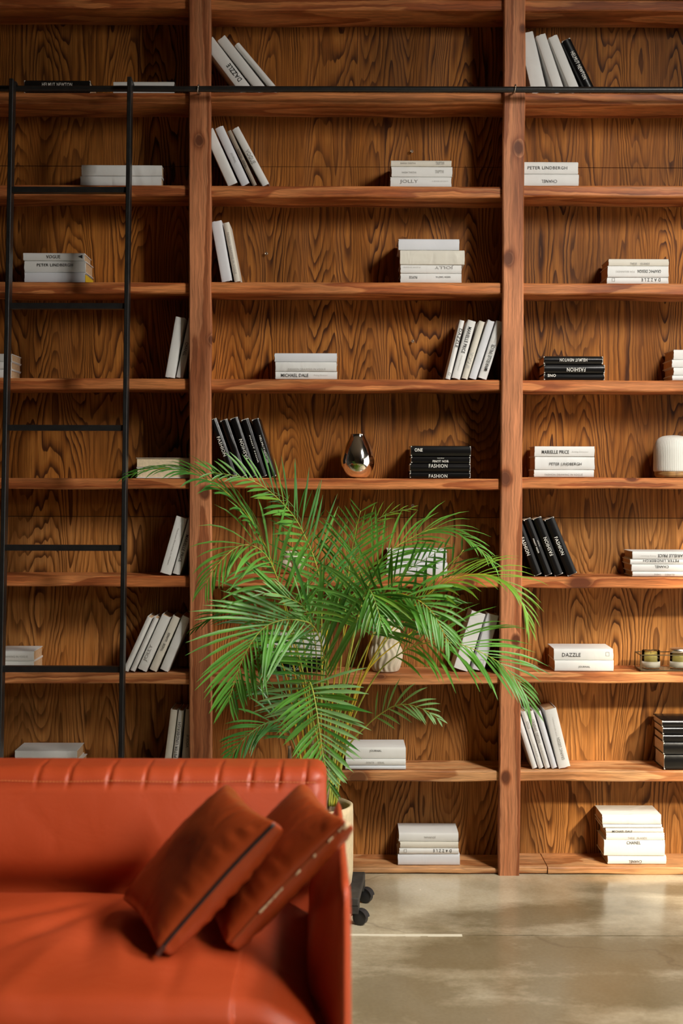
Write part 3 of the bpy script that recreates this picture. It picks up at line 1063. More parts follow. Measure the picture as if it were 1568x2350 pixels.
# ---- seventh row
stack(7, 0, [(-62, 77, 24, 'w', [('FASHION DRAWING IN VOGUE', .30, .90, .45, 4.5, 0, 'g')], 'with one long small line'),
             (-62, 77, 24, 'w', [('FASHION DRAWING IN VOGUE', .30, .90, .45, 4.5, 0, 'g')], 'with one long small line')], pile='stack by the ladder')
lean(7, 0, [(301, 24.3, 13, 135, 'w', [], 'thin and bare'),
            (316, 24.3, 11.5, 134, 'w', [], 'thinnest and bare'),
            (341, 24.2, 22, 136, 'w', [('JOLLY', .16, .46, .6, 9, 0, 'g', .01, True)], 'lettered JOLLY'),
            (362.5, 23.7, 18, 135, 'c', [('THESE', .36, .50, .5, 5, 0, 'k', .004), ('ISLANDS', .54, .70, .5, 5, 0, 'k', .004)], 'lettered THESE ISLANDS'),
            (385.5, 22.7, 20, 134, 'm', [], 'with a bare creased spine')])
stack(7, 1, [(608, 746, 26, 'w', [], 'with a bare spine'), (610, 744, 22, 'w', [], 'with a bare spine'), (612, 748, 16, 'k', [('FASHION', .28, .50, .6, 7, 0, 'w', .006)], 'with white capitals'), (612, 748, 17, 'k', [('PINOT NOIR', .30, .58, .4, 6, 0, 'w', .006)], 'with white capitals')], pile='behind the palm', back=.035)
lean(7, 1, [(1078, 17.5, 34, 138, 'm', [], 'thick and bare'), (1113, 15, 28, 133, 'b', [('[]', .12, .20, .4, 9, 0, 'g')], 'with a small square')], back=.05)
stack(7, 2, [(1275, 1411, 27, 'w', [('DAZZLE', .135, .45, .48, 8.5, 0, 'k', .006), ('[]', .875, .935, .55, 9.5, 0, 'g')], 'lettered DAZZLE with small square'),
             (1276, 1412, 25, 'w', [('JOURNAL', .40, .60, .40, 5.5, 0, 'k', .006)], 'lettered JOURNAL')], pile='stack', back=.012)
# ---- eighth row
stack(8, 0, [(33, 175, 25, 'm', [], 'with a crinkled jacket'), (38, 182, 18, 'w', [], 'with a bare spine')], pile='above the sofa', back=.012)
lean(8, 0, [(390.5, 7, 16, 137, 'c', [], 'with a bare spine'),
            (405.5, 7, 12.5, 136, 'w', [('PETER LINDBERGH', .20, .80, .5, 6.5, 0, 'k', .006)], 'with small spaced capitals'),
            (433, 4.5, 18, 138, 't', [('VOGUE', .36, .58, .4, 6, 0, 'k', .004, True)], 'in shade by the post')])
stack(8, 1, [(795, 934, 27, 'w', [('JOURNAL', .40, .60, .68, 6, 0, 'k', .006)], 'lettered JOURNAL'),
             (796, 934, 15, 'w', [('DONATAI', .34, .47, .45, 4.5, 0, 'g', .004), ('SERIAL', .53, .645, .45, 4.5, 0, 'g', .004)], 'with two small words'),
             (795, 934, 10, 'b', [], 'thin, with a bare spine')], pile='stack', back=.006)
lean(8, 2, [(1226, -18, 12.5, 137, 'w', [], 'with a bare spine'),
            (1240.5, -17.4, 12, 137, 'w', [('[]', .70, .82, .45, 4, 0, 'g'), ('A BOOK OF DAYS', .20, .42, .5, 2.5, 1, 'g')], 'with a thin small line'),
            (1255, -17, 12.5, 137, 'w', [('GRAPHIC DESIGN', .45, .86, .62, 7, 1, 'g', .01), ('FOR BEGINNERS', .10, .40, .55, 3.5, 1, 'l')], 'lettered GRAPHIC DESIGN, narrow'),
            (1269, -16.5, 13, 136, 'b', [], 'with a bare bluish spine'),
            (1283.5, -14, 28, 139, 'w', [('GRAPHIC DESIGN', .13, .51, .45, 7, 0, 'g', .01), ('FOR BEGINNERS', .54, .86, .5, 3, 0, 'l')], 'lettered GRAPHIC DESIGN, thickest')], back=.019)
stack(8, 2, [(1526, 1668, 16, 'k', [], 'with a scratched spine'), (1528, 1668, 17, 'k', [], 'with a shiny worn spine'), (1528, 1669, 17, 'k', [], 'with the most worn spine'), (1529, 1668, 29, 'k', [], 'thick'), (1531, 1672, 35, 'k', [], 'thickest')], pile='end stack', back=.012)
# ---- bottom row
stack(9, 1, [(919, 1056, 21, 'w', [('JOURNAL', .42, .62, .52, 5.5, 1, 'g', .004)], 'lettered JOURNAL'), (922, 1056, 14.5, 'c', [], 'with a bare spine'),
             (920, 1057, 13.5, 'w', [('D A Z Z L E', .57, .88, .62, 7, 1, 'k', .004), ('[]', .08, .125, .6, 8, 0, 'g')], 'lettered DAZZLE'), (917, 1060, 26, 'b', [], 'thickest, with a bare spine')], pile='stack', back=.035)
stack(9, 2, [(1388, 1524, 22, 'm', [], 'with a crumpled jacket'), (1390, 1526, 9, 'b', [], 'thin, with a dark corner'), (1397, 1530, 11, 'w', [('MICHAEL DALE', .11, .46, .3, 5, 0, 'k', .012), ('Acting', .5, .6, .3, 3, 0, 'l')], 'with bold black capitals'),
             (1398, 1532, 17, 'w', [('THESE', .37, .49, .3, 4.5, 0, 'g', .004), ('ISLANDS', .53, .70, .3, 4.5, 0, 'g', .004)], 'lettered THESE ISLANDS'),
             (1393, 1533, 36, 'w', [('CHANEL', .37, .60, .86, 7.5, 0, 'k', .004)], 'thickest, with short capitals'),
             (1402, 1537, 20, 'w', [('CHANEL', .36, .58, .32, 6.5, 1, 'k', .004)], 'with upside-down capitals')], pile='stack', back=.030)
# the yellow cover corner and the dark ribbon corner belong to their books
for o in D.objects:
    l = o.get('label', '')
    if 'yellow cover corner' in l:
        obj('yellow_cover', *box_vf(.2255 - .002, .2275, .004, .15, .002, .028), plain('yellow_cloth', (0.75, 0.48, 0.02), 0.6), o)
    if 'thin, with a dark corner' in l:
        obj('dark_flap', [(.215, .02, .012), (.232, .03, .002), (.232, .05, .0), (.215, .06, .012), (.216, .03, .0), (.216, .05, .0)], [(0, 1, 2, 3), (0, 4, 1), (1, 4, 5, 2), (2, 5, 3)], INK['k'], o)

# ------------------------------------------------------------------ ornaments on the shelves
chrome = plain('mirror_chrome', (0.90, 0.87, 0.82), 0.09, metal=1.0)
s = 5.30 / F


def from_px(prof_px, base_y):
    return [(r * s, (base_y - y) * s) for (r, y) in prof_px]


def spline(pts, n=6):
    out = []
    for i in range(len(pts) - 1):
        p0, p1, p2, p3 = [Vector(pts[max(0, min(len(pts) - 1, i + k))]) for k in (-1, 0, 1, 2)]
        for q in range(n):
            t = q / n
            out.append(0.5 * (2 * p1 + (p2 - p0) * t + (2 * p0 - 5 * p1 + 4 * p2 - p3) * t * t + (3 * p1 - p0 - 3 * p2 + p3) * t ** 3))
    out.append(Vector(pts[-1]))
    return out


def on_shelf(px, r, b, Y):
    p = P(px, 1100, Y)
    return Vector((p.x, Y, SHELF[(r, b)] + 0.001))


v0 = on_shelf(821, 5, 1, 5.31)
vase = empty('chrome_vase', v0)
tag(vase, 'shiny silver teardrop vase reflecting the room, beside the black book stack', 'vase')
mb = MB()
pr_ = spline([(14, 1098), (24, 1094), (33, 1082), (39, 1064), (37.5, 1047), (32, 1030), (24.5, 1015), (18.5, 1004), (17, 997)], 6)
pr_ = [(p.x * s, (1098 - p.y) * s) for p in pr_]
mb.lathe(pr_ + [(pr_[-1][0] - .002, pr_[-1][1] + .0005), (pr_[-1][0] - .003, pr_[-1][1] - .03)], v0, 48)
keep(mb.build('body', chrome, None, True), vase)
mb = MB()
mb.lathe([(pr_[-1][0] - .003, pr_[-1][1] - .03), (0.001, pr_[-1][1] - .03)], v0, 24, cap_bottom=False)
keep(mb.build('neck_shade_disc', plain('neck_shade', (0.01, 0.01, 0.01), 0.6)), vase)  # dark disc across the neck, painted shade for the hollow below

# domed ribbed lamp on a wooden base
lm = on_shelf(1544, 5, 2, 5.33)
lamp = empty('table_lamp', lm)
tag(lamp, 'white ribbed dome lamp on a pale wooden base', 'lamp')
mb = MB()
pr_ = spline([(41, 1082), (43, 1079), (43, 1060), (43, 1040), (41.5, 1024), (36, 1010), (26, 1002), (12, 999), (0.5, 998.5)], 6)
pr_ = [(p.x * s, (1096 - p.y) * s) for p in pr_]
mb.lathe(pr_, lm, 192, fn=lambda r, z, a: r + (0.0011 * math.cos(64 * a) * min(1, r / .04) if r > .01 else 0))
keep(mb.build('shade', plain('matt_white_shade', (0.70, 0.69, 0.63), 0.6), None, True), lamp)
mb = MB()
mb.lathe([(.060, 0), (.063, .002), (.0665, .010), (.067, .0225), (.0655, .0235), (.001, .0235)], lm, 64)
keep(mb.build('base', wood('pale_lamp_wood', [(0.55, 0.33, 0.13), (0.48, 0.27, 0.10), (0.36, 0.18, 0.06)], 4, 4, 60, 4, bump=.05), None, True), lamp)

# rope-knot ornament
kp = on_shelf(671, 6, 1, 5.325)
knot = MB()
pts, R = [], 0.030
for i in range(97):
    t = 2 * pi * i / 96
    x = (2.05 + math.cos(3 * t)) * math.cos(2 * t)
    y = (2.05 + math.cos(3 * t)) * math.sin(2 * t)
    z = 1.25 * math.sin(3 * t)
    pts.append(Vector((x, z, y)) * 0.0105)
rot = Matrix.Rotation(0.5, 3, 'Y') @ Matrix.Rotation(0.7, 3, 'X') @ Matrix.Rotation(0.4, 3, 'Z')
pts = [rot @ p for p in pts]
knot.tube(pts, 0.0205, 16, caps=False)
zmin = min(v[2] for v in knot.v)
knot.v = [(v[0] + kp.x, v[1] + kp.y, v[2] - zmin + kp.z) for v in knot.v]
ivory = plain('matt_ivory_ceramic', (0.70, 0.63, 0.50), 0.7, bump=.1)
tag(knot.build('knot_ornament', ivory, None, True), 'ivory rope-knot ornament standing on the shelf behind palm fronds', 'ornament')

# ribbed double-bulge vase
rv = on_shelf(887, 7, 1, 5.315)
mb = MB()
pr_ = spline([(27, 1547), (30, 1545), (34, 1530), (38, 1512), (37, 1500), (31, 1487), (29.5, 1481), (32, 1470), (33, 1460), (29, 1447), (22, 1436), (17, 1428), (15, 1420), (16, 1413)], 7)
pr_ = [(p.x * s, (1547 - p.y) * s) for p in pr_]
hh = pr_[-1][1]
mb.lathe(pr_ + [(pr_[-1][0] - .004, hh), (pr_[-1][0] - .006, hh - .03)], rv, 160,
         fn=lambda r, z, a: r + (0.0030 * math.cos(16 * (a + 0.10 * math.sin(z * 75)))) * min(1.0, max(0.1, z / .012)))
tag(mb.build('ribbed_vase', plain('chalky_beige_ceramic', (0.66, 0.575, 0.44), 0.8, bump=.1), None, True), 'beige ribbed gourd-shaped vase behind the yellow palm stems', 'vase')

# glass tray with two jar candles
gl, nt, b = mat('clear_glass')
b.inputs['Base Color'].default_value = (0.97, 0.98, 0.97, 1)
b.inputs['Transmission Weight'].default_value = 1.0
b.inputs['Roughness'].default_value = 0.02
b.inputs['IOR'].default_value = 1.12
tz = SHELF[(7, 2)] + 0.0026
ta = P(1471, 1530, 5.262).x
tw, td, th = 0.245, 0.105, 0.058
tray = empty('glass_tray', (ta + tw / 2, 5.262 + td / 2, tz))
tag(tray, 'clear glass tray with thin dark metal edges holding candles', 'tray')
y0, y1 = 5.262, 5.262 + td
for nm, a in (('glass_pane', (ta, ta + tw, y0, y0 + .002, tz + .003, tz + th)), ('glass_pane', (ta, ta + tw, y1 - .002, y1, tz + .003, tz + th)), ('glass_pane', (ta, ta + .002, y0 + .002, y1 - .002, tz + .003, tz + th)), ('glass_pane', (ta + tw - .002, ta + tw, y0 + .002, y1 - .002, tz + .003, tz + th))):
    keep(obj(nm, *box_vf(*a), gl), tray)
keep(obj('mirror_base', *box_vf(ta, ta + tw, y0, y1, tz, tz + .003), plain('grey_glass', (0.30, 0.27, 0.20), 0.15)), tray)
lead = plain('tray_edge_metal', (0.10, 0.075, 0.04), 0.45, metal=0.6)
e = 0.0016
for (xa, xb, ya, yb, za, zb) in [(ta, ta + tw, y0, y0, tz + th, tz + th), (ta, ta + tw, y1, y1, tz + th, tz + th), (ta, ta, y0, y1, tz + th, tz + th), (ta + tw, ta + tw, y0, y1, tz + th, tz + th), (ta, ta, y0, y0, tz, tz + th), (ta + tw, ta + tw, y0, y0, tz, tz + th), (ta, ta, y1, y1, tz, tz + th), (ta + tw, ta + tw, y1, y1, tz, tz + th), (ta, ta + tw, y0, y0, tz + e, tz + e), (ta, ta, y0, y1, tz + e, tz + e)]:
    keep(obj('metal_edge', *box_vf(xa - e, xb + e, ya - e, yb + e, za - e, zb + e), lead), tray)
wax = plain('yellow_green_wax', (0.62, 0.50, 0.13), 0.5)
lab_m = plain('candle_label', (0.80, 0.76, 0.66), 0.6)
silver = plain('silver_lid', (0.80, 0.78, 0.72), 0.3, metal=1.0)
for i, px in enumerate((1494.5, 1559)):
    p = P(px, 1500, y0 + .05)
    c0 = Vector((p.x, y0 + .052, tz + .0042))
    cd = empty('jar_candle', c0)
    tag(cd, ('open jar candle with a white label, in the glass tray', 'silver-lidded jar candle with a white label, in the glass tray')[i], 'candle', 'jar candles in the glass tray')
    rj = 0.0335
    mb = MB()
    mb.lathe([(rj - .003, 0), (rj, .003), (rj, .066), (rj - .0025, .066), (rj - .0025, .006), (.001, .006)], c0, 40)
    keep(mb.build('jar', gl, None, True), cd)
    mb = MB()
    mb.lathe([(rj - .004, .0065), (rj - .0035, .046), (.001, .047)], c0, 32)
    keep(mb.build('wax', wax, None, True), cd)
    mb = MB()
    mb.lathe([(rj + .0004, .004), (rj + .0007, .004), (rj + .0007, .026), (rj + .0004, .026)], c0, 40, cap_bottom=False)
    keep(mb.build('paper_label', lab_m, None, True), cd)
    if i:
        mb = MB()
        mb.lathe([(rj + .0015, .058), (rj + .0015, .072), (rj - .001, .0735), (.001, .0735)], c0, 40)
        keep(mb.build('lid', silver, None, True), cd)
    else:
        mb = MB()
        mb.tube([c0 + Vector((0, 0, .046)), c0 + Vector((.001, 0, .058))], .0009, 6)
        keep(mb.build('wick', INK['k']), cd)

# ------------------------------------------------------------------ plant dolly, pot and palm
dc = Vector((-0.085, 4.77, 0))
dolly = empty('plant_dolly', dc)
tag(dolly, 'black four-wheeled plant dolly under the beige pot', 'dolly')
dk_board = plain('worn_black_board', (0.035, 0.032, 0.028), 0.6, noise_amt=0.4, nscale=25, bump=.2)
rub = plain('black_rubber', (0.02, 0.02, 0.022), 0.5)
R_d = Matrix.Rotation(math.radians(-5), 4, 'Z')
R_d.translation = dc
hs = 0.158
for (a, b2) in (((-hs, -hs), (hs, -hs + .06)), ((-hs, hs - .06), (hs, hs))):
    mb = MB()
    mb.box(a[0], b2[0], a[1], b2[1], .046, .070)
    mb.v = [R_d @ Vector(p) for p in mb.v]
    keep(mb.build('crossbar', dk_board), dolly)
mb = MB()
mb.box(-hs, hs, -hs, hs, .0705, .098)
mb.v = [R_d @ Vector(p) for p in mb.v]
dko = keep(mb.build('deck', dk_board), dolly)
bv = dko.modifiers.new('ease', 'BEVEL')
bv.width = .004
bv.segments = 2
for sx_ in (-1, 1):
    for sy_ in (-1, 1):
        c0 = R_d @ Vector((sx_ * (hs + .004), sy_ * (hs - .035), .0245))
        RW = Matrix.Translation(c0) @ Matrix.Rotation(math.radians(62), 4, 'Z') @ Matrix.Translation(-c0)
        mb = MB()
        mb.tube([c0 + Vector((-.011, 0, 0)), c0 + Vector((-.009, 0, 0)), c0 + Vector((.009, 0, 0)), c0 + Vector((.011, 0, 0))], [.021, .0242, .0242, .021], 24)
        mb.v = [RW @ Vector(p) for p in mb.v]
        wh = keep(mb.build('caster_wheel', rub, None, True), dolly)
        wh.data.set_sharp_from_angle(angle=math.radians(40))
        mb = MB()
        arc = [(.0282 * math.cos(t), .0282 * math.sin(t)) for t in [(.05 + .9 * k / 10) * pi for k in range(11)]]
        for xo in (-.0135,):
            for (q0, q1) in zip(arc[:-1], arc[1:]):
                v = []
                for x in (-.0135, .0135):
                    for (yy, zz) in (q0, q1):
                        v += [c0 + Vector((x, yy, zz)), c0 + Vector((x, yy * .92, zz * .92))]
                mb.add(v, [(0, 2, 6, 4), (1, 5, 7, 3), (0, 1, 3, 2), (4, 6, 7, 5)])
        mb.v = [RW @ Vector(p) for p in mb.v]
        mb.box(c0.x - .012 - .02 * sx_, c0.x + .012 - .02 * sx_, c0.y - .012, c0.y + .012, .046, .058)
        keep(mb.build('caster_fork', rub, None), dolly)

pc = Vector((-0.098, 4.75, 0.0985))
palm = empty('potted_palm', pc)
tag(palm, 'tall areca palm with arching green fronds in a beige fabric pot', 'plant')
PR, PH = 0.140, 0.271
mb = MB()
prof = [(.128, 0), (.136, .012), (PR, .05), (PR + .001, .15), (PR + .0015, PH - .02), (PR, PH), (PR - .006, PH + .003), (PR - .013, PH - .006), (PR - .014, PH - .03), (PR - .014, PH - .06)]
mb.lathe(prof, pc, 72, fn=lambda r, z, a: r * (1 + .012 * noise.noise(Vector((math.cos(a) * 2, math.sin(a) * 2, z * 6))) + (.010 * noise.noise(Vector((math.cos(a) * 9, math.sin(a) * 9, z * 22))) if z > PH - .07 and r < PR - .004 else 0)))
keep(mb.build('pot', plain('beige_felt', (0.66, 0.53, 0.33), 0.9, noise_amt=.08, nscale=60, bump=.2, bscale=120), None, True), palm)
mb = MB()
mb.lathe([(PR - .014, PH - .062), (.08, PH - .05), (.001, PH - .045)], pc, 40, cap_bottom=False)
keep(mb.build('soil', plain('dark_soil', (0.05, 0.035, 0.02), 0.95, noise_amt=.5, nscale=80, bump=1.0, bscale=90)), palm)


def leaf_mat(name, col, tcol, rough=0.42):
    mt, nt, b = mat(name)
    L = nt.links.new
    oi = N(nt, 'ShaderNodeObjectInfo')
    ge = N(nt, 'ShaderNodeTexCoord')
    nz = N(nt, 'ShaderNodeTexNoise', i_Scale=9.0, i_Detail=1.0)
    L(ge.outputs['Object'], nz.inputs['Vector'])
    rp = ramp(nt, [(0.3, tuple(c * .62 for c in col)), (0.7, tuple(min(1, c * 1.3) for c in col))])
    L(nz.outputs['Fac'], rp.inputs[0])
    L(rp.outputs[0], b.inputs['Base Color'])
    b.inputs['Roughness'].default_value = rough
    b.inputs['Specular IOR Level'].default_value = 0.55
    tr = N(nt, 'ShaderNodeBsdfTranslucent')
    tr.inputs[0].default_value = (*tcol, 1)
    mxs = N(nt, 'ShaderNodeMixShader')
    mxs.inputs[0].default_value = 0.28
    L(b.outputs[0], mxs.inputs[1])
    L(tr.outputs[0], mxs.inputs[2])
    L(mxs.outputs[0], nt.nodes['Material Output'].inputs[0])
    return mt


LEAF = {
    'd': leaf_mat('deep_green_leaf', (0.05, 0.20, 0.028), (0.10, 0.30, 0.02)),
    'm': leaf_mat('green_leaf', (0.115, 0.33, 0.045), (0.18, 0.45, 0.03)),
    'l': leaf_mat('pale_green_leaf', (0.24, 0.46, 0.17), (0.30, 0.55, 0.08)),
    'y': leaf_mat('yellow_green_leaf', (0.16, 0.33, 0.03), (0.40, 0.60, 0.05)),
}
rach_m = plain('yellow_green_stalk', (0.40, 0.42, 0.06), 0.45, noise_amt=.3, nscale=30)
rach_y = plain('golden_stalk', (0.62, 0.45, 0.03), 0.45, noise_amt=.3, nscale=30)
rach_g = plain('green_stalk', (0.16, 0.26, 0.05), 0.45, noise_amt=.3, nscale=30)
cane_m = plain('brown_papery_sheath', (0.24, 0.16, 0.09), 0.8, noise_amt=.6, nscale=50, bump=.5, bscale=120)
RS = {'y': rach_y, 'm': rach_m, 'g': rach_g}


def resample(pts, n):
    seg = [0]
    for a, b in zip(pts[:-1], pts[1:]):
        seg.append(seg[-1] + (b - a).length)
    out = []
    j = 0
    for i in range(n + 1):
        d = seg[-1] * i / n
        while j < len(pts) - 2 and seg[j + 1] < d:
            j += 1
        out.append(pts[j].lerp(pts[j + 1], (d - seg[j]) / max(1e-9, seg[j + 1] - seg[j])))
    return out, seg[-1]


n_single = 0
SINGLES = 296


def leaflet(base, dr, nrm, L_, wmax, droop, fold, rg, curl=0.0, ns=5):
    v, f = [], []
    side = dr.cross(nrm).normalized()
    up = side.cross(dr).normalized()
    pos = Vector(base)
    d = Vector(dr)
    step = L_ / ns
    for i in range(ns + 1):
        t = i / ns
        wd = wmax * (0.30 + 0.70 * math.sin(pi * min(1, t * 1.25) * .55)) if t < .55 else wmax * max(0.0, 1 - ((t - .55) / .45) ** 1.7)
        wd = max(wd, wmax * .03)
        s2 = d.cross(up).normalized()
        u2 = s2.cross(d).normalized()
        v += [pos - s2 * wd / 2 + u2 * (fold * wd), pos.copy(), pos + s2 * wd / 2 + u2 * (fold * wd)]
        d = (d + Vector((0, 0, -1)) * droop * (.35 + t) / ns).normalized()
        pos = pos + d * step
    for i in range(ns):
        a = i * 3
        f += [(a, a + 1, a + 4, a + 3), (a + 1, a + 2, a + 5, a + 4)]
    return v, f


def frond(path, nrm, start, Lmax, pairs, ang, droop, mt, st='m', single=False, wmax=0.0125, seed=0, angtip=None, asym=(1, 1), rad=0.0042, prof=None, sides=(1, 1)):
    """path: (x px, y px, depth) along the stalk from the pot to the tip; nrm: the way the upper face looks"""
    global n_single
    rg = random.Random(seed)
    pts3 = spline([P(*p) for p in path], 8)
    pts, total = resample(pts3, 60)
    fr = empty('frond', pts[0])
    keep(fr, palm)
    fr.location = pts[0] - palm.location
    fr.matrix_parent_inverse = Matrix()
    mb = MB()
    mb.tube(pts, [max(.0009, rad * (1 - .82 * i / 60)) for i in range(61)], 7)
    so_ = mb.build('stalk', RS[st], None, True)
    so_.parent = fr
    so_.matrix_parent_inverse = Matrix.Translation(-pts[0])
    nrm = Vector(nrm).normalized()
    allv = MB()
    for i in range(pairs):
        q = i / (pairs - 1)
        t = start + (1 - start) * (q * .985)
        k = t * 60
        j = min(59, int(k))
        base = pts[j].lerp(pts[j + 1], k - j)
        tan = (pts[min(60, j + 2)] - pts[max(0, j - 1)]).normalized()
        nn = (nrm - tan * nrm.dot(tan)).normalized()
        side = tan.cross(nn).normalized()
        env = prof(q) if prof else (0.45 + 0.55 * math.sin(pi * min(1, .12 + q * .95)) ** .8) * (1 - .35 * q)
        a0 = 0 if isinstance(ang, tuple) else ang + ((angtip if angtip is not None else ang * .45) - ang) * q
        for si, sg in enumerate((-1, 1)):
            if not sides[si]:
                continue
            a = math.radians((a0 if not isinstance(ang, tuple) else ang[si] + (angtip[si] - ang[si]) * q) + rg.uniform(-5, 5))
            lift = rg.uniform(.02, .22)
            dr = (tan * math.cos(a) + side * sg * math.sin(a) + nn * lift).normalized()
            L_ = Lmax * env * asym[si] * rg.uniform(.86, 1.08)
            b0 = base + tan * rg.uniform(-.004, .004)
            v, f = leaflet(b0, dr, nn, L_, 0.98 * wmax * (.55 + .45 * env) * rg.uniform(.85, 1.15), droop * rg.uniform(.7, 1.3), .22, rg)
            mm = mt if isinstance(mt, str) else mt[si]
            mk = mm if rg.random() > .14 else rg.choice('dmy')
            if single and n_single < SINGLES:
                o = obj('leaflet', v, f, LEAF[mk], None, True)
                o.parent = fr
                o.matrix_parent_inverse = Matrix.Translation(-pts[0])
                n_single += 1
            else:
                allv.add(v, f)
    if allv.v:
        lo = allv.build('leaflets', LEAF[mt if isinstance(mt, str) else mt[0]], None, True)
        lo.parent = fr
        lo.matrix_parent_inverse = Matrix.Translation(-pts[0])
        lo['kind'] = 'stuff'
    return fr


YC = 4.75
BASE = lambda dx, dy=0: (718 + dx, 1850, YC + dy)
up = (0, -.15, 1)
# nearest fronds first: their leaflets are objects of their own
frond([BASE(5, -.02), (735, 1740, 4.72), (716, 1640, 4.66), (709, 1566, 4.60), (719, 1588, 4.55), (730, 1650, 4.50), (740, 1722, 4.46), (757, 1806, 4.43)], (-.1, -1, .1), .42, .225, 30, 98, .25, ('l', 'm'), 'm', True, wmax=.0145, seed=1, angtip=26, asym=(1, .85))
frond([BASE(25, 0), (752, 1700, 4.72), (752, 1560, 4.68), (728, 1450, 4.63), (690, 1424, 4.60), (636, 1426, 4.57), (596, 1450, 4.54), (564, 1498, 4.52), (543, 1550, 4.51), (524, 1612, 4.50)], (-.2, -.9, .35), .40, .30, 36, (72, 30), .35, 'm', 'm', True, wmax=.014, seed=2, angtip=(34, 18), asym=(1, 1.2))
frond([BASE(35, 0), (768, 1690, 4.70), (792, 1540, 4.64), (820, 1420, 4.58), (842, 1354, 4.54), (856, 1366, 4.51), (868, 1402, 4.49), (874, 1428, 4.47)], (.05, -.95, .3), .70, .235, 18, 78, .85, 'm', 'm', True, wmax=.014, seed=3, angtip=24)
frond([BASE(45, .02), (790, 1690, 4.72), (830, 1540, 4.66), (868, 1420, 4.60), (905, 1366, 4.56), (950, 1372, 4.53), (990, 1402, 4.51), (1012, 1440, 4.50), (1030, 1476, 4.49)], (.2, -.9, .4), .60, .225, 26, 68, .7, 'm', 'y', True, wmax=.014, seed=4, angtip=24)
frond([BASE(30, .04), (768, 1680, 4.76), (786, 1480, 4.78), (798, 1340, 4.78), (806, 1272, 4.77), (816, 1222, 4.75), (828, 1172, 4.72)], (.1, -1, .12), .62, .235, 18, 46, .22, 'm', 'm', True, wmax=.0095, seed=5, angtip=40, rad=.004)
frond([BASE(0, .02), (735, 1660, 4.74), (738, 1450, 4.74), (737, 1350, 4.72), (724, 1290, 4.70), (702, 1235, 4.67), (678, 1190, 4.64), (644, 1150, 4.60), (606, 1118, 4.57), (560, 1096, 4.54), (486, 1084, 4.52)], (.5, -.7, .5), .46, .25, 28, 60, .30, ('m', 'd'), 'm', True, wmax=.0125, seed=6, angtip=30, asym=(.78, 1))
frond([BASE(-20, .0), (706, 1640, 4.72), (660, 1420, 4.68), (622, 1285, 4.64), (588, 1215, 4.60), (556, 1168, 4.57), (520, 1130, 4.55), (482, 1103, 4.53), (440, 1085, 4.52), (392, 1075, 4.51), (338, 1078, 4.50), (296, 1091, 4.50)], (.1, -.35, .95), .55, .20, 30, 42, .9, ('d', 'd'), 'y', True, wmax=.012, seed=7, angtip=22)
frond([BASE(-10, 0), (712, 1640, 4.70), (672, 1450, 4.64), (630, 1310, 4.58), (598, 1262, 4.54), (562, 1250, 4.51), (534, 1262, 4.49), (512, 1282, 4.47), (492, 1305, 4.46), (470, 1345, 4.45)], (-.1, -.65, .75), .50, .27, 26, (62, 40), .9, ('m', 'd'), 'm', True, wmax=.0115, seed=8, angtip=(34, 20))
frond([BASE(48, 0), (800, 1640, 4.74), (880, 1470, 4.70), (975, 1370, 4.64), (1031, 1334, 4.60), (1088, 1318, 4.57), (1138, 1324, 4.55), (1176, 1350, 4.53), (1198, 1382, 4.52), (1212, 1432, 4.51)], (.15, -.45, .9), .58, .24, 24, 45, .85, ('y', 'd'), 'y', True, wmax=.0105, seed=9, angtip=18)
frond([BASE(38, .06), (785, 1600, 4.82), (838, 1360, 4.86), (880, 1280, 4.87), (914, 1252, 4.88), (970, 1222, 4.88), (1010, 1211, 4.87), (1040, 1218, 4.86), (1076, 1238, 4.84), (1104, 1262, 4.83), (1132, 1292, 4.82)], (.2, -.45, .85), .46, .235, 28, 42, .75, ('m', 'y'), 'm', True, wmax=.011, seed=10, angtip=20)
frond([BASE(52, 0), (800, 1680, 4.72), (862, 1552, 4.68), (922, 1498, 4.64), (976, 1476, 4.60), (1038, 1475, 4.56), (1080, 1487, 4.53), (1122, 1506, 4.51), (1156, 1529, 4.49), (1190, 1566, 4.48), (1212, 1612, 4.47)], (.1, -.6, .8), .52, .285, 24, 52, .70, ('m', 'l'), 'm', True, wmax=.0115, seed=11, angtip=16)
frond([BASE(45, .0), (790, 1730, 4.72), (843, 1664, 4.70), (891, 1627, 4.67), (920, 1617, 4.65), (946, 1619, 4.63), (976, 1630, 4.61), (1004, 1648, 4.60)], (.1, -.85, .6), .60, .135, 10, 48, .55, 'l', 'm', False, wmax=.010, seed=12, angtip=18)
frond([BASE(-18, 0), (690, 1760, 4.70), (664, 1680, 4.68), (636, 1655, 4.66), (602, 1664, 4.64), (566, 1690, 4.62), (541, 1720, 4.61), (522, 1748, 4.60)], (-.2, -.75, .6), .44, .155, 20, 52, .5, 'd', 'g', False, wmax=.0105, seed=13, angtip=24)
frond([BASE(-6, .05), (705, 1720, 4.80), (690, 1640, 4.82), (650, 1590, 4.83), (600, 1572, 4.84), (550, 1582, 4.85), (508, 1608, 4.86)], (-.1, -.6, .8), .42, .17, 16, 50, .6, 'd', 'g', False, wmax=.0105, seed=14, angtip=25)
frond([BASE(-4, .08), (716, 1600, 4.86), (712, 1400, 4.90), (704, 1275, 4.92), (697, 1228, 4.93), (686, 1185, 4.93), (660, 1148, 4.92), (620, 1125, 4.90)], (-.3, -.9, .3), .55, .20, 17, 58, .35, 'd', 'g', False, wmax=.006, seed=15, angtip=32)
frond([BASE(34, -.03), (780, 1640, 4.66), (826, 1470, 4.58), (868, 1378, 4.54), (906, 1334, 4.51), (942, 1304, 4.49), (982, 1280, 4.47), (1022, 1256, 4.46)], (-.2, -.9, .45), .64, .15, 14, 52, .25, ('d', 'd'), 'g', False, wmax=.010, seed=16, angtip=30)
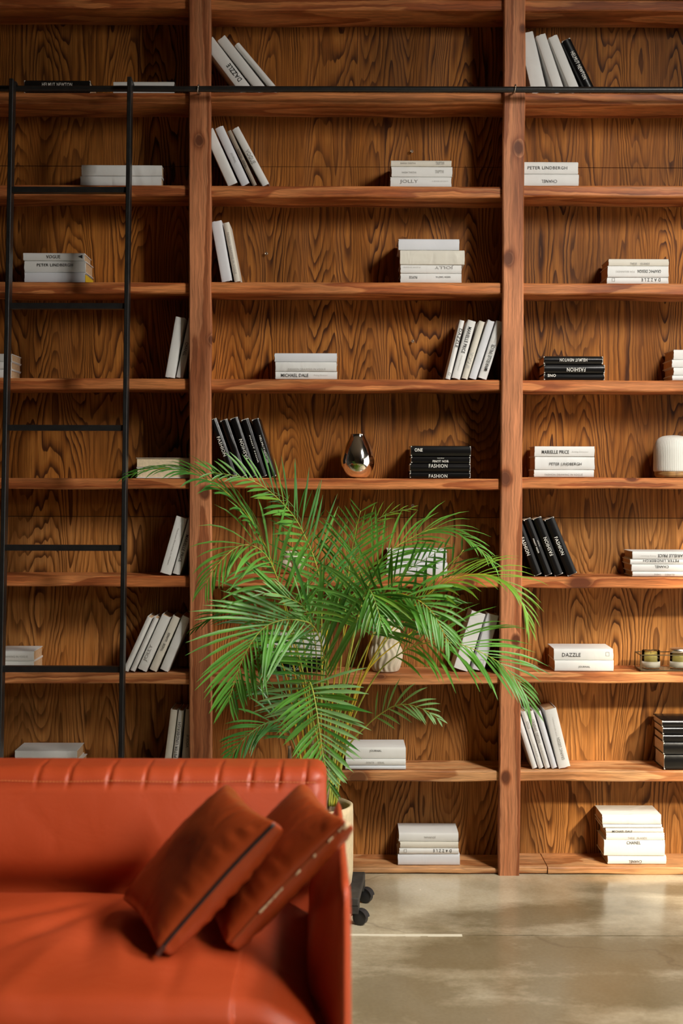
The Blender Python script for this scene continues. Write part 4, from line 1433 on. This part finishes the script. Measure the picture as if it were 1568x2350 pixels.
frond([BASE(46, .05), (800, 1640, 4.80), (880, 1480, 4.80), (950, 1408, 4.78), (1000, 1350, 4.76), (1036, 1300, 4.74), (1064, 1262, 4.72)], (.25, -.95, .3), .60, .22, 8, 42, .25, 'd', 'm', False, wmax=.012, seed=17, angtip=30)
frond([BASE(5, .03), (728, 1660, 4.76), (724, 1480, 4.70), (700, 1398, 4.62), (664, 1374, 4.56), (630, 1362, 4.52), (604, 1362, 4.50)], (.1, -.8, .6), .62, .16, 13, 42, .1, 'l', 'm', False, wmax=.0105, seed=18, angtip=14)
frond([BASE(-14, .04), (704, 1640, 4.80), (668, 1520, 4.82), (610, 1440, 4.84), (550, 1408, 4.85), (500, 1408, 4.86), (452, 1440, 4.86)], (-.1, -.5, .85), .48, .19, 18, 48, .6, 'd', 'g', False, wmax=.010, seed=23, angtip=22)
frond([BASE(14, .1), (742, 1560, 4.92), (776, 1380, 4.97), (806, 1270, 4.99), (846, 1210, 5.0), (892, 1178, 5.0), (944, 1168, 5.0)], (.0, -.7, .7), .56, .14, 16, 42, .3, 'y', 'g', False, wmax=.006, seed=24, angtip=20)

# bare yellow canes and spear shoots in the middle of the plant
for i, (x0, x1, x2, yt, dy, st) in enumerate([(690, 650, 600, 1420, -.02, 'y'), (722, 704, 690, 1430, .03, 'm'), (742, 752, 756, 1380, .04, 'm'), (752, 772, 800, 1420, -.03, 'y'), (764, 800, 842, 1430, -.05, 'm'), (770, 822, 880, 1415, -.02, 'm'), (735, 740, 752, 1440, .02, 'y'), (700, 674, 660, 1450, .03, 'y'), (776, 850, 960, 1440, .02, 'y')]):
    pp = spline([P(718 + (x0 - 718) * .8, 1850, YC + dy), P(x0, 1740, YC + dy), P((x0 + x1) / 2, 1620, YC + dy), P(x1, 1530, YC + dy), P(x2, yt, YC + dy)], 6)
    mb = MB()
    mb.tube(pp, [.0042 - .0022 * k / (len(pp) - 1) for k in range(len(pp))], 7)
    keep(mb.build('stalk', RS[st], None, True), palm)
for i, (x0, x1, dy, yt) in enumerate([(668, 664, -.06, 1712), (690, 688, .02, 1700), (712, 716, -.03, 1690), (735, 738, .03, 1712), (752, 757, -.05, 1722), (700, 704, -.09, 1735), (742, 745, .07, 1700), (764, 770, 0, 1745)]):
    rg = random.Random(i)
    p0 = P(x0 * .8 + 715 * .2, 1860, YC + dy * .8)
    p0.z = .33
    pp = spline([p0, P(x0, 1800, YC + dy), P(x1, yt, YC + dy)], 8)
    mb = MB()
    mb.tube(pp, [(.0095 - .004 * k / (len(pp) - 1)) * rg.uniform(.85, 1.15) for k in range(len(pp))], 9)
    keep(mb.build('cane', cane_m, None, True), palm)

# ------------------------------------------------------------------ sofa
def leather(name, dark, light, bump=0.25, ro=0.36):
    mt, nt, b = mat(name)
    L = nt.links.new
    tc = N(nt, 'ShaderNodeTexCoord')
    n1 = N(nt, 'ShaderNodeTexNoise', i_Scale=3.5, i_Detail=5.0)
    L(tc.outputs['Object'], n1.inputs['Vector'])
    rp = ramp(nt, [(0.3, dark), (0.72, light)])
    L(n1.outputs['Fac'], rp.inputs[0])
    L(rp.outputs[0], b.inputs['Base Color'])
    rr2 = N(nt, 'ShaderNodeMapRange', i_1=0.3, i_2=0.7, i_3=ro, i_4=ro + .14)
    L(n1.outputs['Fac'], rr2.inputs[0])
    L(rr2.outputs[0], b.inputs['Roughness'])
    b.inputs['Specular IOR Level'].default_value = 0.45
    n2 = N(nt, 'ShaderNodeTexNoise', i_Scale=260.0, i_Detail=2.0)
    L(tc.outputs['Object'], n2.inputs['Vector'])
    n3 = N(nt, 'ShaderNodeTexNoise', i_Scale=11.0, i_Detail=3.0, i_Distortion=0.7)
    L(tc.outputs['Object'], n3.inputs['Vector'])
    bp = N(nt, 'ShaderNodeBump', i_Strength=bump * .35, i_Distance=0.001)
    L(n2.outputs['Fac'], bp.inputs['Height'])
    bp2 = N(nt, 'ShaderNodeBump', i_Strength=bump, i_Distance=0.010)
    L(n3.outputs['Fac'], bp2.inputs['Height'])
    L(bp.outputs[0], bp2.inputs['Normal'])
    L(bp2.outputs[0], b.inputs['Normal'])
    return mt


lea = leather('rust_leather', (0.34, 0.043, 0.010), (0.44, 0.061, 0.015))
lea2 = leather('dark_rust_leather', (0.25, 0.038, 0.008), (0.34, 0.052, 0.011), bump=.4, ro=.27)
thread = plain('orange_thread', (0.62, 0.22, 0.07), 0.7)
sofa = empty('sofa', (-0.9, 3.1, 0))
tag(sofa, 'rust orange leather sofa with stitched back and slim arms before the bookcase', 'sofa')
SX0 = -1.86


def seat_fn(u, v, w_, p):
    q = Vector(p)
    if w_ > 0:
        edge = (1 - abs(u) ** 6) * (1 - abs(v) ** 4)
        q.z += .022 * edge * w_
        # creases running out from under the cushions and across the front
        x, y = p.x, p.y
        for (cx, cy, ang, ln, wd, amp) in [(-.62, 3.15, 62, .26, .030, -.010), (-.54, 3.10, 95, .22, .026, -.009), (-.72, 3.20, 40, .26, .032, -.009), (-.47, 3.0, 100, .16, .022, .007), (-.62, 2.86, 80, .18, .03, .006), (-.85, 3.0, 25, .3, .05, -.007), (-.15, 2.85, 85, .14, .02, -.005), (-.33, 2.84, 88, .14, .018, -.004)]:
            a = math.radians(ang)
            dx, dy = x - cx, y - cy
            l_ = dx * math.cos(a) + dy * math.sin(a)
            t_ = -dx * math.sin(a) + dy * math.cos(a)
            q.z += amp * math.exp(-(l_ / ln) ** 2) * math.exp(-(t_ / wd) ** 2)
        q.z += .004 * noise.noise(Vector((x * 6, y * 6, 1)))
    q.z -= .03 * smoothstep(.80, 1, v) * max(0, w_)
    if v < -.2:
        q.y += .006 * noise.noise(Vector((p.x * 5, p.z * 9, 4)))
    # the right-hand side drops towards the arm
    if u > .8:
        q.z -= .05 * smoothstep(.8, 1, u) ** 2 * max(0, w_)
        q.x -= .012 * max(0, w_)
    return q


v, f = rbox((SX0 + .02, 2.685, .20), (-.022, 3.46, .455), .045, 200, 64, 14, seat_fn)
keep(obj('seat_cushion', v, f, lea, None, True), sofa)
SZT, SZS = .738, .703            # top of the back and its stitched seam
creases = [(-x) for x in ()]
CR = [P(px, 1785, 3.52).x for px in (86, 158, 250, 333, 408, 500, 575, 640, 700)] + [-.93 - .085 * k for k in range(11)]


def back_fn(u, v, w_, p):
    q = Vector(p)
    k = (p.z - .43) / (SZT - .43)
    q.y += .085 * k
    x = p.x
    if v < 0:
        q.y -= .030 * (1 - abs(u) ** 8) * math.sin(pi * max(0, min(1, k))) * (.75 + .25 * noise.noise(Vector((x * 3, p.z * 4, 0))))
        q.y += .07 * math.exp(-(max(0, k) / .20) ** 2)
        d = (p.z - SZS)
        q.y += .007 * math.exp(-(d / .006) ** 2)
    top = smoothstep(SZS - .012, SZS + .006, p.z)
    if top > 0 and v < .3:
        for ci, cx in enumerate(CR):
            g = math.exp(-((x - cx - (p.z - SZS) * .12) / .0045) ** 2) - .3 * math.exp(-((x - cx - .014) / .012) ** 2)
            q.y += (.0032 + .0032 * ((ci * 7) % 5) / 4) * g * top * (1 if v < 0 else .3)
            q.z -= .003 * g * top
        q.z += .004 * noise.noise(Vector((x * 7, 0, 3)))
    return q


v, f = rbox((SX0 + .02, 3.435, .30), (-.036, 3.60, SZT), .032, 460, 12, 40, back_fn)
keep(obj('backrest', v, f, lea, None, True), sofa)


def dashes(path_fn, x0, x1, step, ln, rad):
    mb = MB()
    x = x0
    while x < x1:
        a, b2 = path_fn(x), path_fn(min(x1, x + ln))
        mb.tube([a, b2], rad, 5)
        x += step
    return mb


def back_y(x, z):
    k = (z - .43) / (SZT - .43)
    return 3.435 + .085 * k - .030 * math.sin(pi * min(1, k)) * .78


st_ = keep(dashes(lambda x: Vector((x, back_y(x, SZS + .006) - .0015, SZS + .0065 + .0012 * math.sin(x * 20))), -1.75, -.06, .0085, .0055, .0011).build('seam_stitching', thread), sofa)
st_['kind'] = 'stuff'
# front border under the seat's seam
mb = dashes(lambda x: Vector((x, 2.679 + .0, .415)), -1.75, -.05, .0085, .0055, .0011)
so_ = keep(mb.build('seam_stitching', thread), sofa)
so_['kind'] = 'stuff'


def arm(side):
    """One arm: a thin upright panel, padded on its inner side towards the seat."""
    ny, ring = 30, 18
    verts, faces = [], []
    for i in range(ny + 1):
        q = i / ny
        y = 2.690 + (3.44 - 2.690) * q
        sq = math.sqrt(max(0.0, 1 - (1 - min(1, q * 16)) ** 2)) * math.sqrt(max(0.02, 1 - (1 - min(1, (1 - q) * 16)) ** 2))
        xo = .0215 + (.004 - .0215) * q
        xi = -.0045 + (-.016 + .0045) * q
        bul = .060 * smoothstep(0.0, .3, q)
        xm = (xo + xi) / 2
        zt_ = .680 + .004 * math.sin(q * 9) - .012 * (1 - smoothstep(0, .05, q))
        sec = [(xo, .13), (xo + .001, .25), (xo + .002, .40), (xo + .001, .55), (xo, .64), (xo - .002, zt_ - .014), (xo - .006, zt_ - .004), (xm, zt_), (xi + .006, zt_ - .004), (xi + .002, zt_ - .014), (xi - bul * .15, .645), (xi - bul * .4, .60), (xi - bul * .75, .55), (xi - bul, .48), (xi - bul, .40), (xi - bul * .9, .30), (xi - bul * .6, .2), (xi, .13)]
        for (x, z) in sec:
            x2 = xm + (x - xm) * (sq if abs(x - xm) < .03 else max(sq, .2))
            z2 = z if z < .6 else .6 + (z - .6) * (0.75 + .25 * sq)
            x2 += .0015 * noise.noise(Vector((y * 9, z * 9, 2)))
            verts.append(Vector((x2 if side > 0 else SX0 - .02 + .022 - x2 + 0, y, z2)))
    for i in range(ny):
        for k in range(ring):
            q4 = (i * ring + k, i * ring + (k + 1) % ring, (i + 1) * ring + (k + 1) % ring, (i + 1) * ring + k)
            faces.append(q4 if side < 0 else tuple(reversed(q4)))
    faces.append(tuple(range(ring)) if side > 0 else tuple(reversed(range(ring))))
    faces.append(tuple(reversed([ny * ring + k for k in range(ring)])) if side > 0 else tuple(ny * ring + k for k in range(ring)))
    return keep(obj('armrest', verts, faces, lea, None, True), sofa)


arm(1)
arm(-1)
mb = MB()
mb.box(SX0 + .03, -.03, 2.74, 3.50, .14, .22)
keep(mb.build('base_frame', plain('dark_base', (.02, .012, .008), .7)), sofa)
legm = plain('dark_leg', (.02, .018, .016), .4)
for x in (SX0 + .06, -.05):
    for y in (2.78, 3.46):
        mb = MB()
        mb.tube([(x, y, 0.0005), (x, y, .145)], [.011, .016], 12)
        keep(mb.build('leg', legm, None, True), sofa)


def cushion(name, B, e1, e2, T_, label, seed, mt):
    """B: corner on the seat; e1 along the edge that faces the room, e2 towards the sofa's back."""
    B, e1, e2 = Vector(B), Vector(e1), Vector(e2)
    nrm = e1.cross(e2).normalized()
    L1, L2 = e1.length, e2.length
    a1, a2 = e1 / L1, e2 / L2
    root = empty(name, B)
    tag(root, label, 'cushion', 'leather cushions on the sofa')

    def shape(s1, s2, w_):
        # s1, s2 in 0..1 across the cushion, w_ in -1..1 through it
        u, v = s1 * 2 - 1, s2 * 2 - 1
        puff = max(0.0, (1 - abs(u) ** 2.6) * (1 - abs(v) ** 2.6)) ** .55
        h = .017 + (T_ / 2 - .017) * puff
        pin = .060
        du = -u * pin * (1 - v * v) * abs(u) ** 3
        dv = -v * pin * (1 - u * u) * abs(v) ** 3
        edge = max(abs(u), abs(v))
        wr = 0
        if edge > .45:
            al = u if abs(v) > abs(u) else v
            wr = (.0055 if v < 0 else .002) * noise.noise(Vector((al * 9 + seed, seed * 2.0, w_))) * smoothstep(.45, .9, edge) * (1 - smoothstep(.93, 1, edge))
        wr += .003 * noise.noise(Vector((u * 1.8, v * 1.8, seed)))
        return B + a1 * L1 * (s1 + du / 2) + a2 * L2 * (s2 + dv / 2) + nrm * (w_ * (h + wr))

    def fn(u, v, w_, p):
        return shape((p.x + 1) / 2, (p.y + 1) / 2, p.z / .1)

    vv, ff = rbox((-1, -1, -.1), (1, 1, .1), .055, 44, 44, 8, fn)
    keep(obj('cover', vv, ff, mt, None, True), root)
    return root, shape, nrm


B1_ = PZ(375, 2188, .488)
R1_ = P(641, 1893, 2.875)
T1_ = PZ(531, 1806, R1_.z + .008)
e1, e2 = R1_ - B1_, T1_ - R1_
c1, sh1, n1_ = cushion('sofa_cushion', B1_ , e1, e2, .122, 'rust leather cushion with a black zip, leaning on the other cushion', 3, lea2)
zm = plain('black_zip_tape', (.012, .011, .011), .6)
zp = [sh1(.02 + .965 * k / 40, -.004, .62) - e2.normalized() * .0035 + n1_ * .001 for k in range(41)]
mb = MB()
mb.tube(zp, .0036, 8)
keep(mb.build('zip', zm, None, True), c1)
mb = MB()
z0 = zp[0]
mb.box(-.005, .005, -.002, .002, -.016, .006)
dirz = (zp[1] - zp[0]).normalized()
Mz = Matrix.Translation(z0 - e2.normalized() * .004) @ Vector((0, 0, 1)).rotation_difference(dirz).to_matrix().to_4x4()
mb.v = [Mz @ Vector(p) for p in mb.v]
pt = keep(mb.build('zip_pull', plain('dark_nickel', (.35, .34, .33), .3, metal=1.0)), c1)

B2_ = PZ(530, 2176, .486)
R2_ = P(804, 1890, 2.87)
T2_ = PZ(716, 1812, R2_.z + .008)
e1b, e2b = R2_ - B2_, (T2_ - R2_) * 1.12
c2, sh2, n2_ = cushion('sofa_cushion', B2_, e1b, e2b, .100, 'rust leather cushion with pale laced seam, wedged against the sofa arm', 11, lea2)
mb = MB()
lp = [sh2(.03 + .94 * k / 46, -.004, .45) - e2b.normalized() * .003 for k in range(47)]
mb.tube(lp, .0022, 6)
keep(mb.build('seam_cord', plain('brown_cord', (.30, .07, .02), .6), None, True), c2)
lace = plain('pale_lace', (.66, .50, .30), .7)
rg = random.Random(5)
mb = MB()
for k in list(range(12, 22)) + [27, 28, 34, 40, 41, 44, 45]:
    d = (lp[k + 1] - lp[k - 1]).normalized()
    mb.tube([lp[k] - d * rg.uniform(.002, .0045) - e2b.normalized() * .003 - n2_ * .001, lp[k] + d * rg.uniform(.002, .0045) - e2b.normalized() * .003 + n2_ * .001], rg.uniform(.0014, .0026), 6)
lo = keep(mb.build('lacing', lace, None, True), c2)
lo['kind'] = 'stuff'
mb = MB()
tp = sh2(.985, 0, .3)
mb.tube([tp - e2b.normalized() * .004 + e1b.normalized() * .004, tp - e2b.normalized() * .008 - e1b.normalized() * .012], [.0055, .0035], 8)
keep(mb.build('lace_end', lace, None, True), c2)
